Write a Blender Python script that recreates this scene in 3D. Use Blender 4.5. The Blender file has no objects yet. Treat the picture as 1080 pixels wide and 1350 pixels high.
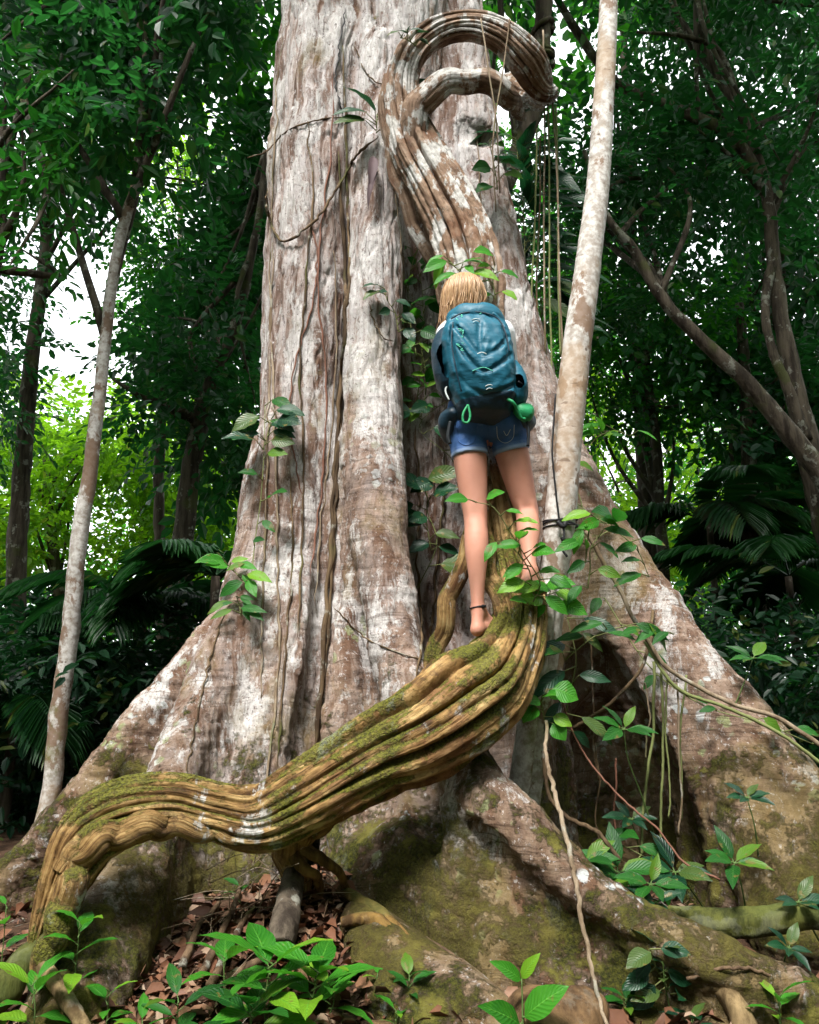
EXPO = 1.75
import bpy, math, random
import numpy as np
from mathutils import Vector, noise as mnoise
R = math.radians
random.seed(7)
rng = np.random.default_rng(11)
scene = bpy.context.scene
COL = scene.collection
# ------------------------------------------------------------------ camera
FPX, PITCH, CAMZ = 1050.0, R(12.0), 1.1
CP, SP = math.cos(PITCH), math.sin(PITCH)
def W(px, py, d):
    """World point seen at photo pixel (px,py) whose distance along +Y is d."""
    u = (px - 540.0) / FPX; v = (675.0 - py) / FPX
    yy = CP - v * SP; zz = SP + v * CP; k = d / yy
    return np.array((u * k, d, CAMZ + zz * k))
def mpp(py, d):
    v = (675.0 - py) / FPX
    return d / (CP - v * SP) / FPX
def PX(p):
    """photo pixel of a world point (only used to lay things out)"""
    y = p[..., 1]; z = p[..., 2] - CAMZ
    zc = y * CP + z * SP; yc = -y * SP + z * CP
    return 540 + FPX * p[..., 0] / zc, 675 - FPX * yc / zc
cam = bpy.data.cameras.new('camera')
cam.sensor_fit = 'VERTICAL'; cam.sensor_height = 24.0
cam.lens = 12.0 * FPX / 675.0
cam.clip_start = 0.05; cam.clip_end = 2000
camo = bpy.data.objects.new('camera', cam); COL.objects.link(camo)
camo.location = (0, 0, CAMZ); camo.rotation_euler = (R(90) + PITCH, 0, 0)
scene.camera = camo
# ------------------------------------------------------------------ object helpers
def tag(o, label=None, cat=None, group=None, kind=None):
    if label: o['label'] = label
    if cat: o['category'] = cat
    if group: o['group'] = group
    if kind: o['kind'] = kind
    return o
def thing(name, label, cat, loc=(0, 0, 0), group=None):
    o = bpy.data.objects.new(name, None); COL.objects.link(o)
    o.empty_display_size = 0.1
    o.location = tuple(float(c) for c in loc)
    return tag(o, label, cat, group)
def origin_of(parent):
    l = np.zeros(3)
    while parent is not None:
        l = l + np.array(parent.location); parent = parent.parent
    return l
def np_mesh(name, V, faces, mats, parent=None, smooth=True, uv=None, attrs=None, midx=None):
    """V (n,3) world coords; faces: list of int arrays (m,3) / (m,4). One mesh object."""
    V = np.asarray(V, dtype=np.float64) - origin_of(parent)
    me = bpy.data.meshes.new(name)
    faces = [np.asarray(f, dtype=np.int32) for f in faces if len(f)]
    tot = np.concatenate([np.full(len(f), f.shape[1], np.int32) for f in faces])
    loops = np.concatenate([f.ravel() for f in faces])
    me.vertices.add(len(V)); me.vertices.foreach_set('co', V.astype(np.float32).ravel())
    me.loops.add(len(loops)); me.loops.foreach_set('vertex_index', loops)
    me.polygons.add(len(tot))
    start = np.concatenate(([0], np.cumsum(tot)[:-1])).astype(np.int32)
    me.polygons.foreach_set('loop_start', start)
    try: me.polygons.foreach_set('loop_total', tot)
    except Exception: pass
    me.update(calc_edges=True)
    me.polygons.foreach_set('use_smooth', np.full(len(tot), smooth, dtype=bool))
    if uv is not None:
        l = me.uv_layers.new(name='UVMap')
        l.data.foreach_set('uv', np.asarray(uv, np.float32)[loops].ravel())
    for k, a in (attrs or {}).items():
        at = me.attributes.new(k, 'FLOAT', 'POINT'); at.data.foreach_set('value', np.asarray(a, np.float32))
    if not isinstance(mats, (list, tuple)): mats = [mats]
    for m in mats: me.materials.append(m)
    if midx is not None: me.polygons.foreach_set('material_index', np.asarray(midx, np.int32))
    me.validate(); me.update()
    o = bpy.data.objects.new(name, me); COL.objects.link(o)
    if parent is not None: o.parent = parent
    return o
class MB:
    """collects verts / faces / uvs of one mesh"""
    def __init__(s): s.V = []; s.F4 = []; s.F3 = []; s.U = []; s.n = 0
    def add(s, V, F4=None, F3=None, U=None):
        V = np.asarray(V, float); s.V.append(V)
        if F4 is not None and len(F4): s.F4.append(np.asarray(F4) + s.n)
        if F3 is not None and len(F3): s.F3.append(np.asarray(F3) + s.n)
        s.U.append(np.zeros((len(V), 2)) if U is None else np.asarray(U, float)); s.n += len(V)
    def build(s, name, mat, parent=None, smooth=True):
        if not s.V: return None
        fs = []
        if s.F4: fs.append(np.concatenate(s.F4))
        if s.F3: fs.append(np.concatenate(s.F3))
        return np_mesh(name, np.concatenate(s.V), fs, mat, parent, smooth, np.concatenate(s.U))
def nrm(v):
    v = np.asarray(v, float); return v / (np.linalg.norm(v) + 1e-12)
def catmull(P, n):
    """P (m,k) control rows -> n rows on a centripetal-ish catmull-rom curve"""
    P = np.asarray(P, float); m = len(P)
    if m == 2:
        t = np.linspace(0, 1, n)[:, None]; return P[0] * (1 - t) + P[1] * t
    seg = np.linalg.norm(np.diff(P[:, :3], axis=0), axis=1) + 1e-6
    L = np.concatenate(([0], np.cumsum(seg))); s = np.linspace(0, L[-1], n)
    i = np.clip(np.searchsorted(L, s, side='right') - 1, 0, m - 2)
    t = ((s - L[i]) / seg[i])[:, None]
    def tang(j):
        a = np.clip(j - 1, 0, m - 1); b = np.clip(j + 1, 0, m - 1)
        return (P[b] - P[a]) / (L[b] - L[a])[:, None]
    m0 = tang(i) * seg[i][:, None]; m1 = tang(i + 1) * seg[i][:, None]
    t2, t3 = t * t, t ** 3
    return (2*t3 - 3*t2 + 1) * P[i] + (t3 - 2*t2 + t) * m0 + (-2*t3 + 3*t2) * P[i + 1] + (t3 - t2) * m1
def frames(C, ref=None):
    T = np.gradient(C, axis=0); T /= np.linalg.norm(T, axis=1)[:, None] + 1e-12
    N = np.zeros_like(T)
    r = np.array((0, -1.0, 0)) if ref is None else np.asarray(ref, float)
    if abs(np.dot(r, T[0])) > .9: r = np.array((1.0, 0, 0))
    n = nrm(r - T[0] * np.dot(r, T[0])); N[0] = n
    for i in range(1, len(T)):
        n = nrm(n - T[i] * np.dot(n, T[i])); N[i] = n
    return T, N, np.cross(T, N)
def tube(mb, pts, rad, nseg=8, n=24, wob=0.0, cap=True, seed=0, lump=.06):
    """tapered tube through pts (rows xyz); rad: number, (r0,r1) or one per point"""
    pts = np.asarray(pts, float)
    if np.isscalar(rad): rad = np.full(len(pts), rad)
    elif len(rad) != len(pts): rad = np.linspace(rad[0], rad[-1], len(pts))
    Q = catmull(np.column_stack((pts, rad)), n); C = Q[:, :3].copy(); r = np.maximum(Q[:, 3], 1e-4)
    rs = np.random.default_rng(seed + 5)
    if wob:
        for a in range(3):
            C[:, a] += wob * np.convolve(rs.normal(size=n + 6), np.ones(7) / 7, 'valid') * (np.arange(n) > 0)
    T, N, B = frames(C)
    th = np.linspace(0, 2 * np.pi, nseg, endpoint=False)
    rr = r[:, None] * (1 + (lump * rs.normal(size=(n, nseg)) if wob else 0))
    V = C[:, None] + rr[..., None] * (np.cos(th)[None, :, None] * N[:, None] + np.sin(th)[None, :, None] * B[:, None])
    i = np.arange(n - 1)[:, None] * nseg; j = np.arange(nseg)[None]; j2 = (j + 1) % nseg
    F = np.stack((i + j, i + j2, i + nseg + j2, i + nseg + j), -1).reshape(-1, 4)
    Vf = V.reshape(-1, 3)
    U = np.column_stack((np.tile(np.arange(nseg) / nseg, n), np.repeat(np.linspace(0, 1, n), nseg)))
    F3 = []
    if cap:
        k = len(Vf); Vf = np.vstack((Vf, C[0], C[-1])); U = np.vstack((U, [[.5, 0], [.5, 1]]))
        for q in range(nseg):
            F3.append((k, (q + 1) % nseg, q)); F3.append((k + 1, (n - 1) * nseg + q, (n - 1) * nseg + (q + 1) % nseg))
    mb.add(Vf, F, F3, U)
    return C
def wpts(L, d=None):
    """rows (px,py,d) -> world points"""
    return np.array([W(p[0], p[1], p[2] if len(p) > 2 else d) for p in L])
# ------------------------------------------------------------------ numpy noise, implicit surfaces
_lat = np.random.default_rng(3).random((32, 32, 32)).astype(np.float32)
def vnoise(X, Y, Z, f, seed=0):
    o = seed * 7.31
    x, y, z = X * f + o + 200, Y * f + o * 1.7 + 200, Z * f + o * .6 + 200
    xi, yi, zi = np.floor(x).astype(np.int32), np.floor(y).astype(np.int32), np.floor(z).astype(np.int32)
    fx, fy, fz = x - xi, y - yi, z - zi
    fx, fy, fz = fx*fx*(3-2*fx), fy*fy*(3-2*fy), fz*fz*(3-2*fz)
    x0, y0, z0 = xi & 31, yi & 31, zi & 31; x1, y1, z1 = (xi+1) & 31, (yi+1) & 31, (zi+1) & 31
    c00 = _lat[x0, y0, z0]*(1-fx) + _lat[x1, y0, z0]*fx; c10 = _lat[x0, y1, z0]*(1-fx) + _lat[x1, y1, z0]*fx
    c01 = _lat[x0, y0, z1]*(1-fx) + _lat[x1, y0, z1]*fx; c11 = _lat[x0, y1, z1]*(1-fx) + _lat[x1, y1, z1]*fx
    return ((c00*(1-fy) + c10*fy)*(1-fz) + (c01*(1-fy) + c11*fy)*fz) * 2 - 1
def fbm(X, Y, Z, f, oct=3, seed=0):
    s = 0; a = 1.0
    for k in range(oct):
        s = s + a * vnoise(X, Y, Z, f, seed + k * 3); f *= 2.03; a *= .5
    return s
class Field:
    def __init__(s, lo, hi, h):
        s.h = h; s.lo = np.array(lo, float); n = np.ceil((np.array(hi) - s.lo) / h).astype(int) + 1
        s.ax = [s.lo[i] + h * np.arange(n[i]) for i in range(3)]
        s.F = np.full(tuple(n), 1e3, np.float32)
    def sl(s, lo, hi):
        out = []
        for i in range(3):
            a = int(np.clip(np.floor((lo[i] - s.lo[i]) / s.h), 0, len(s.ax[i]) - 1)); b = int(np.clip(np.ceil((hi[i] - s.lo[i]) / s.h) + 1, 0, len(s.ax[i])))
            out.append(slice(a, max(b, a)))
        return tuple(out)
    def grid(s, sl):
        return (s.ax[0][sl[0]].astype(np.float32)[:, None, None], s.ax[1][sl[1]].astype(np.float32)[None, :, None], s.ax[2][sl[2]].astype(np.float32)[None, None, :])
    def put(s, sl, D, k, op='u'):
        F = s.F[sl]
        if op == 'u':
            h = np.maximum(k - np.abs(F - D), 0) / k; s.F[sl] = np.minimum(F, D) - h * h * k * .25
        else:
            h = np.maximum(k - np.abs(F + D), 0) / k; s.F[sl] = np.maximum(F, -D) + h * h * k * .25
    def cone(s, a, b, ra, rb, k=.05, op='u', sc=(1, 1, 1)):
        """round cone from a to b; sc>1 flattens along that axis"""
        a = np.array(a, float); b = np.array(b, float); m = max(ra, rb) / min(min(sc), 1) + k + 2 * s.h
        sl = s.sl(np.minimum(a, b) - m, np.maximum(a, b) + m)
        if any(q.stop <= q.start for q in sl): return
        X, Y, Z = s.grid(sl); S = np.array(sc, float)
        A = a * S; BA = (b - a) * S; L = float(np.dot(BA, BA)) + 1e-12
        x, y, z = X * S[0] - A[0], Y * S[1] - A[1], Z * S[2] - A[2]
        t = np.clip((x * BA[0] + y * BA[1] + z * BA[2]) / L, 0, 1)
        D = np.sqrt((x - t*BA[0])**2 + (y - t*BA[1])**2 + (z - t*BA[2])**2) - (ra + (rb - ra) * t)
        s.put(sl, D.astype(np.float32), k, op)
    def chain(s, P, r, k=.05, op='u', sc=(1, 1, 1), n=None):
        P = np.asarray(P, float); r = np.asarray(r, float) if not np.isscalar(r) else np.full(len(P), r)
        if n:
            Q = catmull(np.column_stack((P, r)), n); P, r = Q[:, :3], Q[:, 3]
        for i in range(len(P) - 1): s.cone(P[i], P[i+1], r[i], r[i+1], k, op, sc)
    def surface(s, iso=0.0):
        F = s.F - iso; ins = F < 0
        c = np.zeros(tuple(np.array(F.shape) - 1), np.uint8)
        for i in (0, 1):
            for j in (0, 1):
                for q in (0, 1):
                    c += ins[i:F.shape[0]-1+i, j:F.shape[1]-1+j, q:F.shape[2]-1+q]
        cells = np.argwhere((c > 0) & (c < 8)); idx = np.full(c.shape, -1, np.int32); idx[tuple(cells.T)] = np.arange(len(cells))
        acc = np.zeros((len(cells), 3)); cnt = np.zeros(len(cells))
        cor = np.array([(i, j, q) for i in (0, 1) for j in (0, 1) for q in (0, 1)])
        val = np.stack([F[tuple((cells + o).T)] for o in cor], 1)
        for a in range(8):
            for b in range(a + 1, 8):
                df = cor[b] - cor[a]
                if np.abs(df).sum() != 1: continue
                va, vb = val[:, a], val[:, b]; m = (va < 0) != (vb < 0)
                t = va[m] / (va[m] - vb[m]); acc[m] += cor[a] + t[:, None] * df; cnt[m] += 1
        V = s.lo + (cells + acc / cnt[:, None]) * s.h
        Q = []
        for ax in range(3):
            u, w = [(1, 2), (2, 0), (0, 1)][ax]
            A = np.take(ins, range(F.shape[ax]-1), ax); Bn = np.take(ins, range(1, F.shape[ax]), ax)
            e = np.argwhere(A != Bn); e = e[(e[:, u] > 0) & (e[:, w] > 0) & (e[:, u] < F.shape[u]-1) & (e[:, w] < F.shape[w]-1)]
            fl = A[tuple(e.T)]; du = np.zeros(3, int); du[u] = 1; dw = np.zeros(3, int); dw[w] = 1
            q = np.stack([idx[tuple((e - du - dw).T)], idx[tuple((e - dw).T)], idx[tuple(e.T)], idx[tuple((e - du).T)]], 1)
            q = np.where(fl[:, None], q, q[:, ::-1]); Q.append(q)
        return V, np.concatenate(Q)
def relax(V, Q, it=2, lam=.5):
    for _ in range(it):
        S = np.zeros_like(V); n = np.zeros(len(V))
        for a in range(Q.shape[1]):
            b = (a + 1) % Q.shape[1]
            for x, y in ((a, b), (b, a)):
                for ax in range(3): S[:, ax] += np.bincount(Q[:, x], V[Q[:, y], ax], len(V))
                n += np.bincount(Q[:, x], minlength=len(V))
        V = V + lam * (S / np.maximum(n, 1)[:, None] - V)
    return V
def submesh(V, Q, mask):
    q = Q[mask]; u, inv = np.unique(q.ravel(), return_inverse=True)
    return V[u], inv.reshape(q.shape), u
# ------------------------------------------------------------------ materials
class NT:
    def __init__(s, name):
        s.m = bpy.data.materials.new(name); s.m.use_nodes = True; s.t = s.m.node_tree; s.t.nodes.clear()
        s.out = s.t.nodes.new('ShaderNodeOutputMaterial')
        s._o = None
    def n(s, ty, **kw):
        nd = s.t.nodes.new('ShaderNode' + ty)
        for k, v in kw.items():
            if k[0] == '_': setattr(nd, k[1:], v)
            else: s.set(nd, k, v)
        return nd
    def set(s, nd, k, v):
        i = nd.inputs[int(k[1:])] if (k[0] == 'i' and k[1:].isdigit()) else nd.inputs[k.replace('__', ' ')]
        if hasattr(v, 'is_linked') or isinstance(v, bpy.types.NodeSocket): s.t.links.new(v, i)
        elif isinstance(v, bpy.types.Node): s.t.links.new(v.outputs[0], i)
        else: i.default_value = v
    def obj(s):
        if s._o is None: s._o = s.n('TexCoord')
        return s._o.outputs['Object']
    def map(s, sc, vec=None, loc=(0, 0, 0), rot=(0, 0, 0)):
        return s.n('Mapping', Vector=vec or s.obj(), Scale=sc, Location=loc, Rotation=rot).outputs[0]
    def noise(s, scale, detail=4, rough=.55, vec=None, dist=0):
        return s.n('TexNoise', Vector=vec or s.obj(), Scale=scale, Detail=detail, Roughness=rough, Distortion=dist).outputs['Fac']
    def vor(s, scale, vec=None, feat='F1', rnd=1.0, out='Distance'):
        return s.n('TexVoronoi', _feature=feat, Vector=vec or s.obj(), Scale=scale, Randomness=rnd).outputs[out]
    def math(s, op, a, b=0.0, clamp=False):
        nd = s.n('Math', _operation=op, _use_clamp=clamp); s.set(nd, 'i0', a); s.set(nd, 'i1', b); return nd.outputs[0]
    def madd(s, a, b, c):
        nd = s.n('Math', _operation='MULTIPLY_ADD'); s.set(nd, 'i0', a); s.set(nd, 'i1', b); s.set(nd, 'i2', c); return nd.outputs[0]
    def mix(s, f, a, b, blend='MIX'):
        nd = s.n('Mix', _data_type='RGBA', _blend_type=blend, _clamp_factor=True); s.set(nd, 'i0', f)
        for k, v in (('i6', a), ('i7', b)):
            s.set(nd, k, (*v, 1) if isinstance(v, tuple) and len(v) == 3 else v)
        return nd.outputs[2]
    def step(s, v, lo, hi):
        nd = s.n('MapRange', _interpolation_type='SMOOTHSTEP', Value=v); nd.inputs[1].default_value = lo; nd.inputs[2].default_value = hi
        return nd.outputs[0]
    def ramp(s, v, stops):
        nd = s.n('ValToRGB', Fac=v); e = nd.color_ramp.elements
        while len(e) < len(stops): e.new(.5)
        for x, (p, c) in zip(e, stops): x.position = p; x.color = (*c, 1)
        return nd.outputs[0]
    def bump(s, h, strength=.3, dist=.02, prev=None):
        nd = s.n('Bump', Height=h, Strength=strength, Distance=dist)
        if prev is not None: s.set(nd, 'Normal', prev)
        return nd.outputs[0]
    def xyz(s, vec): return s.n('SeparateXYZ', Vector=vec).outputs
    def attr(s, name): return s.n('Attribute', _attribute_name=name).outputs['Fac']
    def principled(s, color, rough=.7, normal=None, spec=.3, **kw):
        p = s.n('BsdfPrincipled'); s.set(p, 'Base Color', (*color, 1) if isinstance(color, tuple) else color)
        s.set(p, 'Roughness', rough); s.set(p, 'Specular IOR Level', spec)
        if normal is not None: s.set(p, 'Normal', normal)
        for k, v in kw.items(): s.set(p, k, v)
        return p
    def done(s, sh):
        s.t.links.new(sh.outputs[0] if isinstance(sh, bpy.types.Node) else sh, s.out.inputs[0]); return s.m

def upness(t):
    g = t.n('NewGeometry'); return t.xyz(g.outputs['Normal'])[2]

def mat_bark_big():
    t = NT('buttress_tree_bark'); o = t.obj()
    flank = t.attr('flank'); low = t.attr('low')
    warp = t.n('VectorMath', _operation='ADD'); nz = t.n('TexNoise', Vector=o, Scale=2.2, Detail=3)
    sc = t.n('VectorMath', _operation='SCALE'); t.set(sc, 'i0', nz.outputs['Color']); sc.inputs['Scale'].default_value = .16
    t.set(warp, 'i0', o); t.set(warp, 'i1', sc.outputs[0]); wo = warp.outputs[0]
    streak = t.noise(1, 8, .66, t.map((17, 17, .8), wo))
    fine = t.noise(1, 8, .68, t.map((70, 70, 9), wo))
    med = t.noise(6, 10, .7, wo)
    big = t.noise(1.3, 4, .5)
    ring = t.noise(1, 6, .72, t.map((2.2, 2.2, 52), wo))
    base = t.ramp(med, [(.30, (.055, .030, .021)), (.43, (.155, .092, .062)), (.54, (.27, .182, .135)), (.68, (.41, .325, .27))])
    grey = t.ramp(streak, [(.32, (.060, .034, .026)), (.41, (.19, .125, .10)), (.48, (.37, .305, .28)), (.58, (.51, .465, .46)), (.72, (.60, .575, .585))])
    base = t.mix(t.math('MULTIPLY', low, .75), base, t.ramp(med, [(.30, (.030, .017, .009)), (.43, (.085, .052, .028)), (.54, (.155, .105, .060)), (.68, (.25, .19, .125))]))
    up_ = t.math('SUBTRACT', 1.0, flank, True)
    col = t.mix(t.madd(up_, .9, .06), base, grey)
    rust = t.step(t.math('ADD', t.noise(1, 8, .68, t.map((7, 7, 1.1), wo)), t.math('MULTIPLY', t.math('SUBTRACT', med, .5), .35)), .53, .60)
    col = t.mix(t.math('MULTIPLY', rust, .72), col, (.115, .055, .030))
    # pale crustose lichen: broken, soft in places, many sizes
    lm = t.math('ADD', t.math('MULTIPLY', t.noise(1, 12, .72, t.map((6.0, 6.0, 2.4), wo)), .72), t.math('ADD', t.math('MULTIPLY', big, .22), t.math('MULTIPLY', fine, .12)))
    lm = t.math('SUBTRACT', t.math('ADD', lm, t.math('MULTIPLY', t.attr('pale'), .095)), t.math('MULTIPLY', low, .078))
    lich = t.step(lm, .545, .590)
    lich2 = t.step(t.math('SUBTRACT', t.noise(15, 9, .72, wo), t.math('MULTIPLY', low, .02)), .575, .625)
    lcol = t.mix(t.step(fine, .36, .62), (.68, .66, .655), (.45, .42, .405))
    speck = t.step(t.vor(60, wo), .10, .24)
    lichm = t.math('MULTIPLY', t.math('MAXIMUM', lich, t.math('MULTIPLY', lich2, .6)), t.madd(speck, .45, .40))
    col = t.mix(lichm, col, lcol)
    sp = t.vor(13, t.n('VectorMath', _operation='ADD', i0=wo, i1=t.n('VectorMath', _operation='SCALE', i0=t.n('TexNoise', Vector=o, Scale=24, Detail=3).outputs['Color'], Scale=.05).outputs[0]).outputs[0])
    spm = t.math('MULTIPLY', t.step(sp, .34, .26), t.step(t.noise(2.3, 3, .5, t.map((1, 1, 1), o, (4, 2, 8))), .53, .57))
    col = t.mix(t.math('MULTIPLY', spm, t.math('MULTIPLY', flank, .8)), col, t.mix(t.step(t.noise(3, 2), .45, .55), (.52, .55, .56), (.24, .27, .13)))
    # dark fissures and growth rings
    crk = t.step(t.noise(1, 8, .74, t.map((30, 30, 1.5), wo, (3, 1, 0))), .42, .36)
    col = t.mix(t.math('MULTIPLY', crk, t.madd(flank, -.6, .85)), col, (.040, .022, .015))
    rl = t.step(ring, .43, .37)
    col = t.mix(t.math('MULTIPLY', rl, t.math('MULTIPLY', flank, .6)), col, (.045, .024, .013))
    pit = t.step(t.noise(75, 4, .7, wo), .41, .34)
    col = t.mix(t.math('MULTIPLY', pit, .7), col, (.045, .026, .018))
    pit2 = t.step(t.noise(24, 8, .75, wo), .405, .375)
    col = t.mix(t.math('MULTIPLY', pit2, .7), col, (.075, .042, .030))
    fleck = t.step(t.noise(42, 6, .75, t.map((1, 1, .7), wo, (6, 2, 2))), .60, .64)
    col = t.mix(t.math('MULTIPLY', fleck, .55), col, (.66, .64, .64))
    up = upness(t)
    mn = t.math('ADD', t.math('MULTIPLY', t.noise(3.6, 10, .72, wo), .75), t.math('MULTIPLY', t.noise(28, 6, .7), .25))
    ms = t.math('ADD', t.math('ADD', mn, t.math('MULTIPLY', low, .165)), t.math('MULTIPLY', up, .03))
    moss = t.step(ms, .625, .70)
    mcol = t.mix(t.step(t.noise(85, 5, .7), .35, .68), (.020, .028, .004), (.15, .155, .018))
    mcol = t.mix(t.step(t.noise(7, 4), .48, .66), mcol, (.27, .25, .05))
    col = t.mix(t.math('MULTIPLY', moss, .9), col, mcol)
    alg = t.step(t.math('ADD', t.noise(1.9, 8, .68, t.map((1, 1, .6), wo, (9, 0, 0))), t.madd(low, .08, t.math('MULTIPLY', flank, .06))), .58, .70)
    col = t.mix(t.math('MULTIPLY', alg, .5), col, (.165, .125, .040))
    b = t.bump(fine, .7, .012)
    b = t.bump(streak, t.madd(flank, -.6, .95), .04, b)
    b = t.bump(med, .75, .022, b)
    b = t.bump(ring, t.math('MULTIPLY', flank, .7), .012, b)
    b = t.bump(lichm, .4, .005, b)
    b = t.bump(t.math('MULTIPLY', moss, t.noise(120, 5, .7)), 1.0, .035, b)
    return t.done(t.principled(col, .85, b, .18))

def mat_liana():
    t = NT('liana_bark')
    o = t.obj(); hi = t.attr('high'); grv = t.attr('groove')
    lv = t.n('TexCoord').outputs['UV']
    long_ = t.noise(1, 7, .62, t.map((22, 3.2, 1), lv))
    fibre = t.noise(1, 5, .6, t.map((90, 5, 1), lv))
    med = t.noise(9, 8, .65)
    low = t.ramp(t.math('ADD', t.math('MULTIPLY', long_, .6), t.math('MULTIPLY', med, .4)), [(.35, (.030, .014, .005)), (.43, (.14, .072, .022)), (.51, (.31, .185, .065)), (.63, (.50, .36, .16))])
    top = t.ramp(t.math('ADD', t.math('MULTIPLY', long_, .5), t.math('MULTIPLY', med, .5)), [(.34, (.045, .024, .014)), (.44, (.14, .078, .045)), (.54, (.27, .175, .115)), (.67, (.43, .35, .29))])
    col = t.mix(hi, low, top)
    col = t.mix(t.math('MULTIPLY', t.step(t.noise(3.4, 7, .66), .55, .63), .65), col, (.15, .060, .024))
    col = t.mix(t.math('MULTIPLY', t.step(t.noise(1, 8, .72, t.map((34, 2.4, 1), lv, (3, 0, 0))), .42, .35), .7), col, (.022, .012, .006))
    col = t.mix(t.math('MULTIPLY', t.step(t.noise(7, 9, .72, t.map((1, 1, 1), None, (2, 7, 1))), .55, .60), .6), col, (.075, .038, .018))
    col = t.mix(t.math('MULTIPLY', t.step(t.noise(38, 6, .7), .42, .34), .6), col, (.04, .022, .010))
    lich = t.step(t.math('ADD', t.noise(1, 9, .66, t.map((7, 7, 4))), t.math('MULTIPLY', hi, .085)), .585, .63)
    col = t.mix(t.math('MULTIPLY', lich, .85), col, t.mix(t.step(t.noise(40, 5, .7), .35, .6), (.34, .33, .31), (.62, .61, .59)))
    up = upness(t)
    ms = t.math('ADD', t.noise(4.2, 8, .68), t.math('ADD', t.math('MULTIPLY', up, .12), t.math('MULTIPLY', grv, .06)))
    ms = t.math('ADD', ms, t.math('MULTIPLY', t.step(t.xyz(t.n('NewGeometry').outputs['Position'])[0], -.55, -1.1), .045))
    moss = t.math('MULTIPLY', t.step(ms, .535, .615), t.math('SUBTRACT', 1.0, hi))
    mcol = t.mix(t.step(t.noise(90, 5, .7), .35, .65), (.022, .032, .003), (.165, .185, .014))
    col = t.mix(t.math('MULTIPLY', moss, .8), col, mcol)
    b = t.bump(fibre, .8, .012); b = t.bump(long_, .9, .022, b); b = t.bump(med, .7, .018, b); b = t.bump(t.math('MULTIPLY', moss, t.noise(110, 4)), .9, .02, b)
    return t.done(t.principled(col, .72, b, .3))

def mat_pale_bark(name, dark=.0, white=.5):
    t = NT(name); o = t.obj()
    n1 = t.noise(1, 8, .66, t.map((5, 5, 3.4))); n2 = t.noise(1, 5, .6, t.map((9, 9, 26))); n3 = t.noise(30, 5, .6)
    a, b2 = (.27 * (1 - dark), .235 * (1 - dark), .205 * (1 - dark)), (.50 * (1 - dark), .48 * (1 - dark), .46 * (1 - dark))
    col = t.mix(t.step(n3, .35, .65), a, b2)
    col = t.mix(t.math('MULTIPLY', t.step(n1, white, white + .045), .85), col, (.15 * (1 - dark), .085 * (1 - dark), .048 * (1 - dark)))
    col = t.mix(t.math('MULTIPLY', t.step(t.noise(1, 6, .6, t.map((2.5, 2.5, 1.6), None, (5, 5, 5))), .56, .64), .6), col, (.28 * (1 - dark), .19 * (1 - dark), .115 * (1 - dark)))
    col = t.mix(t.math('MULTIPLY', t.step(n2, .38, .30), .7), col, (.12 * (1 - dark), .075 * (1 - dark), .05 * (1 - dark)))
    spots = t.step(t.vor(20), .2, .12)
    col = t.mix(t.math('MULTIPLY', spots, t.math('MULTIPLY', t.step(t.noise(3, 2), .5, .6), .8)), col, (.10, .065, .045))
    col = t.mix(t.math('MULTIPLY', t.step(t.math('SUBTRACT', t.noise(4, 6, .65), t.math('MULTIPLY', t.xyz(t.obj())[2], .12)), .42, .56), .8), col, (.13, .13, .035))
    b = t.bump(n3, .3, .006); b = t.bump(n2, .4, .008, b); b = t.bump(n1, .4, .012, b)
    return t.done(t.principled(col, .75, b, .3))

def mat_dark_bark(name, a, b_, lich=.6):
    t = NT(name)
    n1 = t.noise(1, 7, .65, t.map((14, 14, 2.2))); n2 = t.noise(7, 7, .65)
    col = t.mix(t.step(n1, .35, .65), a, b_)
    col = t.mix(t.math('MULTIPLY', t.step(n2, .56, .62), lich), col, (.34, .34, .29))
    col = t.mix(t.math('MULTIPLY', t.step(t.noise(3, 5), .55, .66), .6), col, (.07, .085, .02))
    b = t.bump(n1, .7, .03); b = t.bump(n2, .4, .02, b)
    return t.done(t.principled(col, .85, b, .2))

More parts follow.
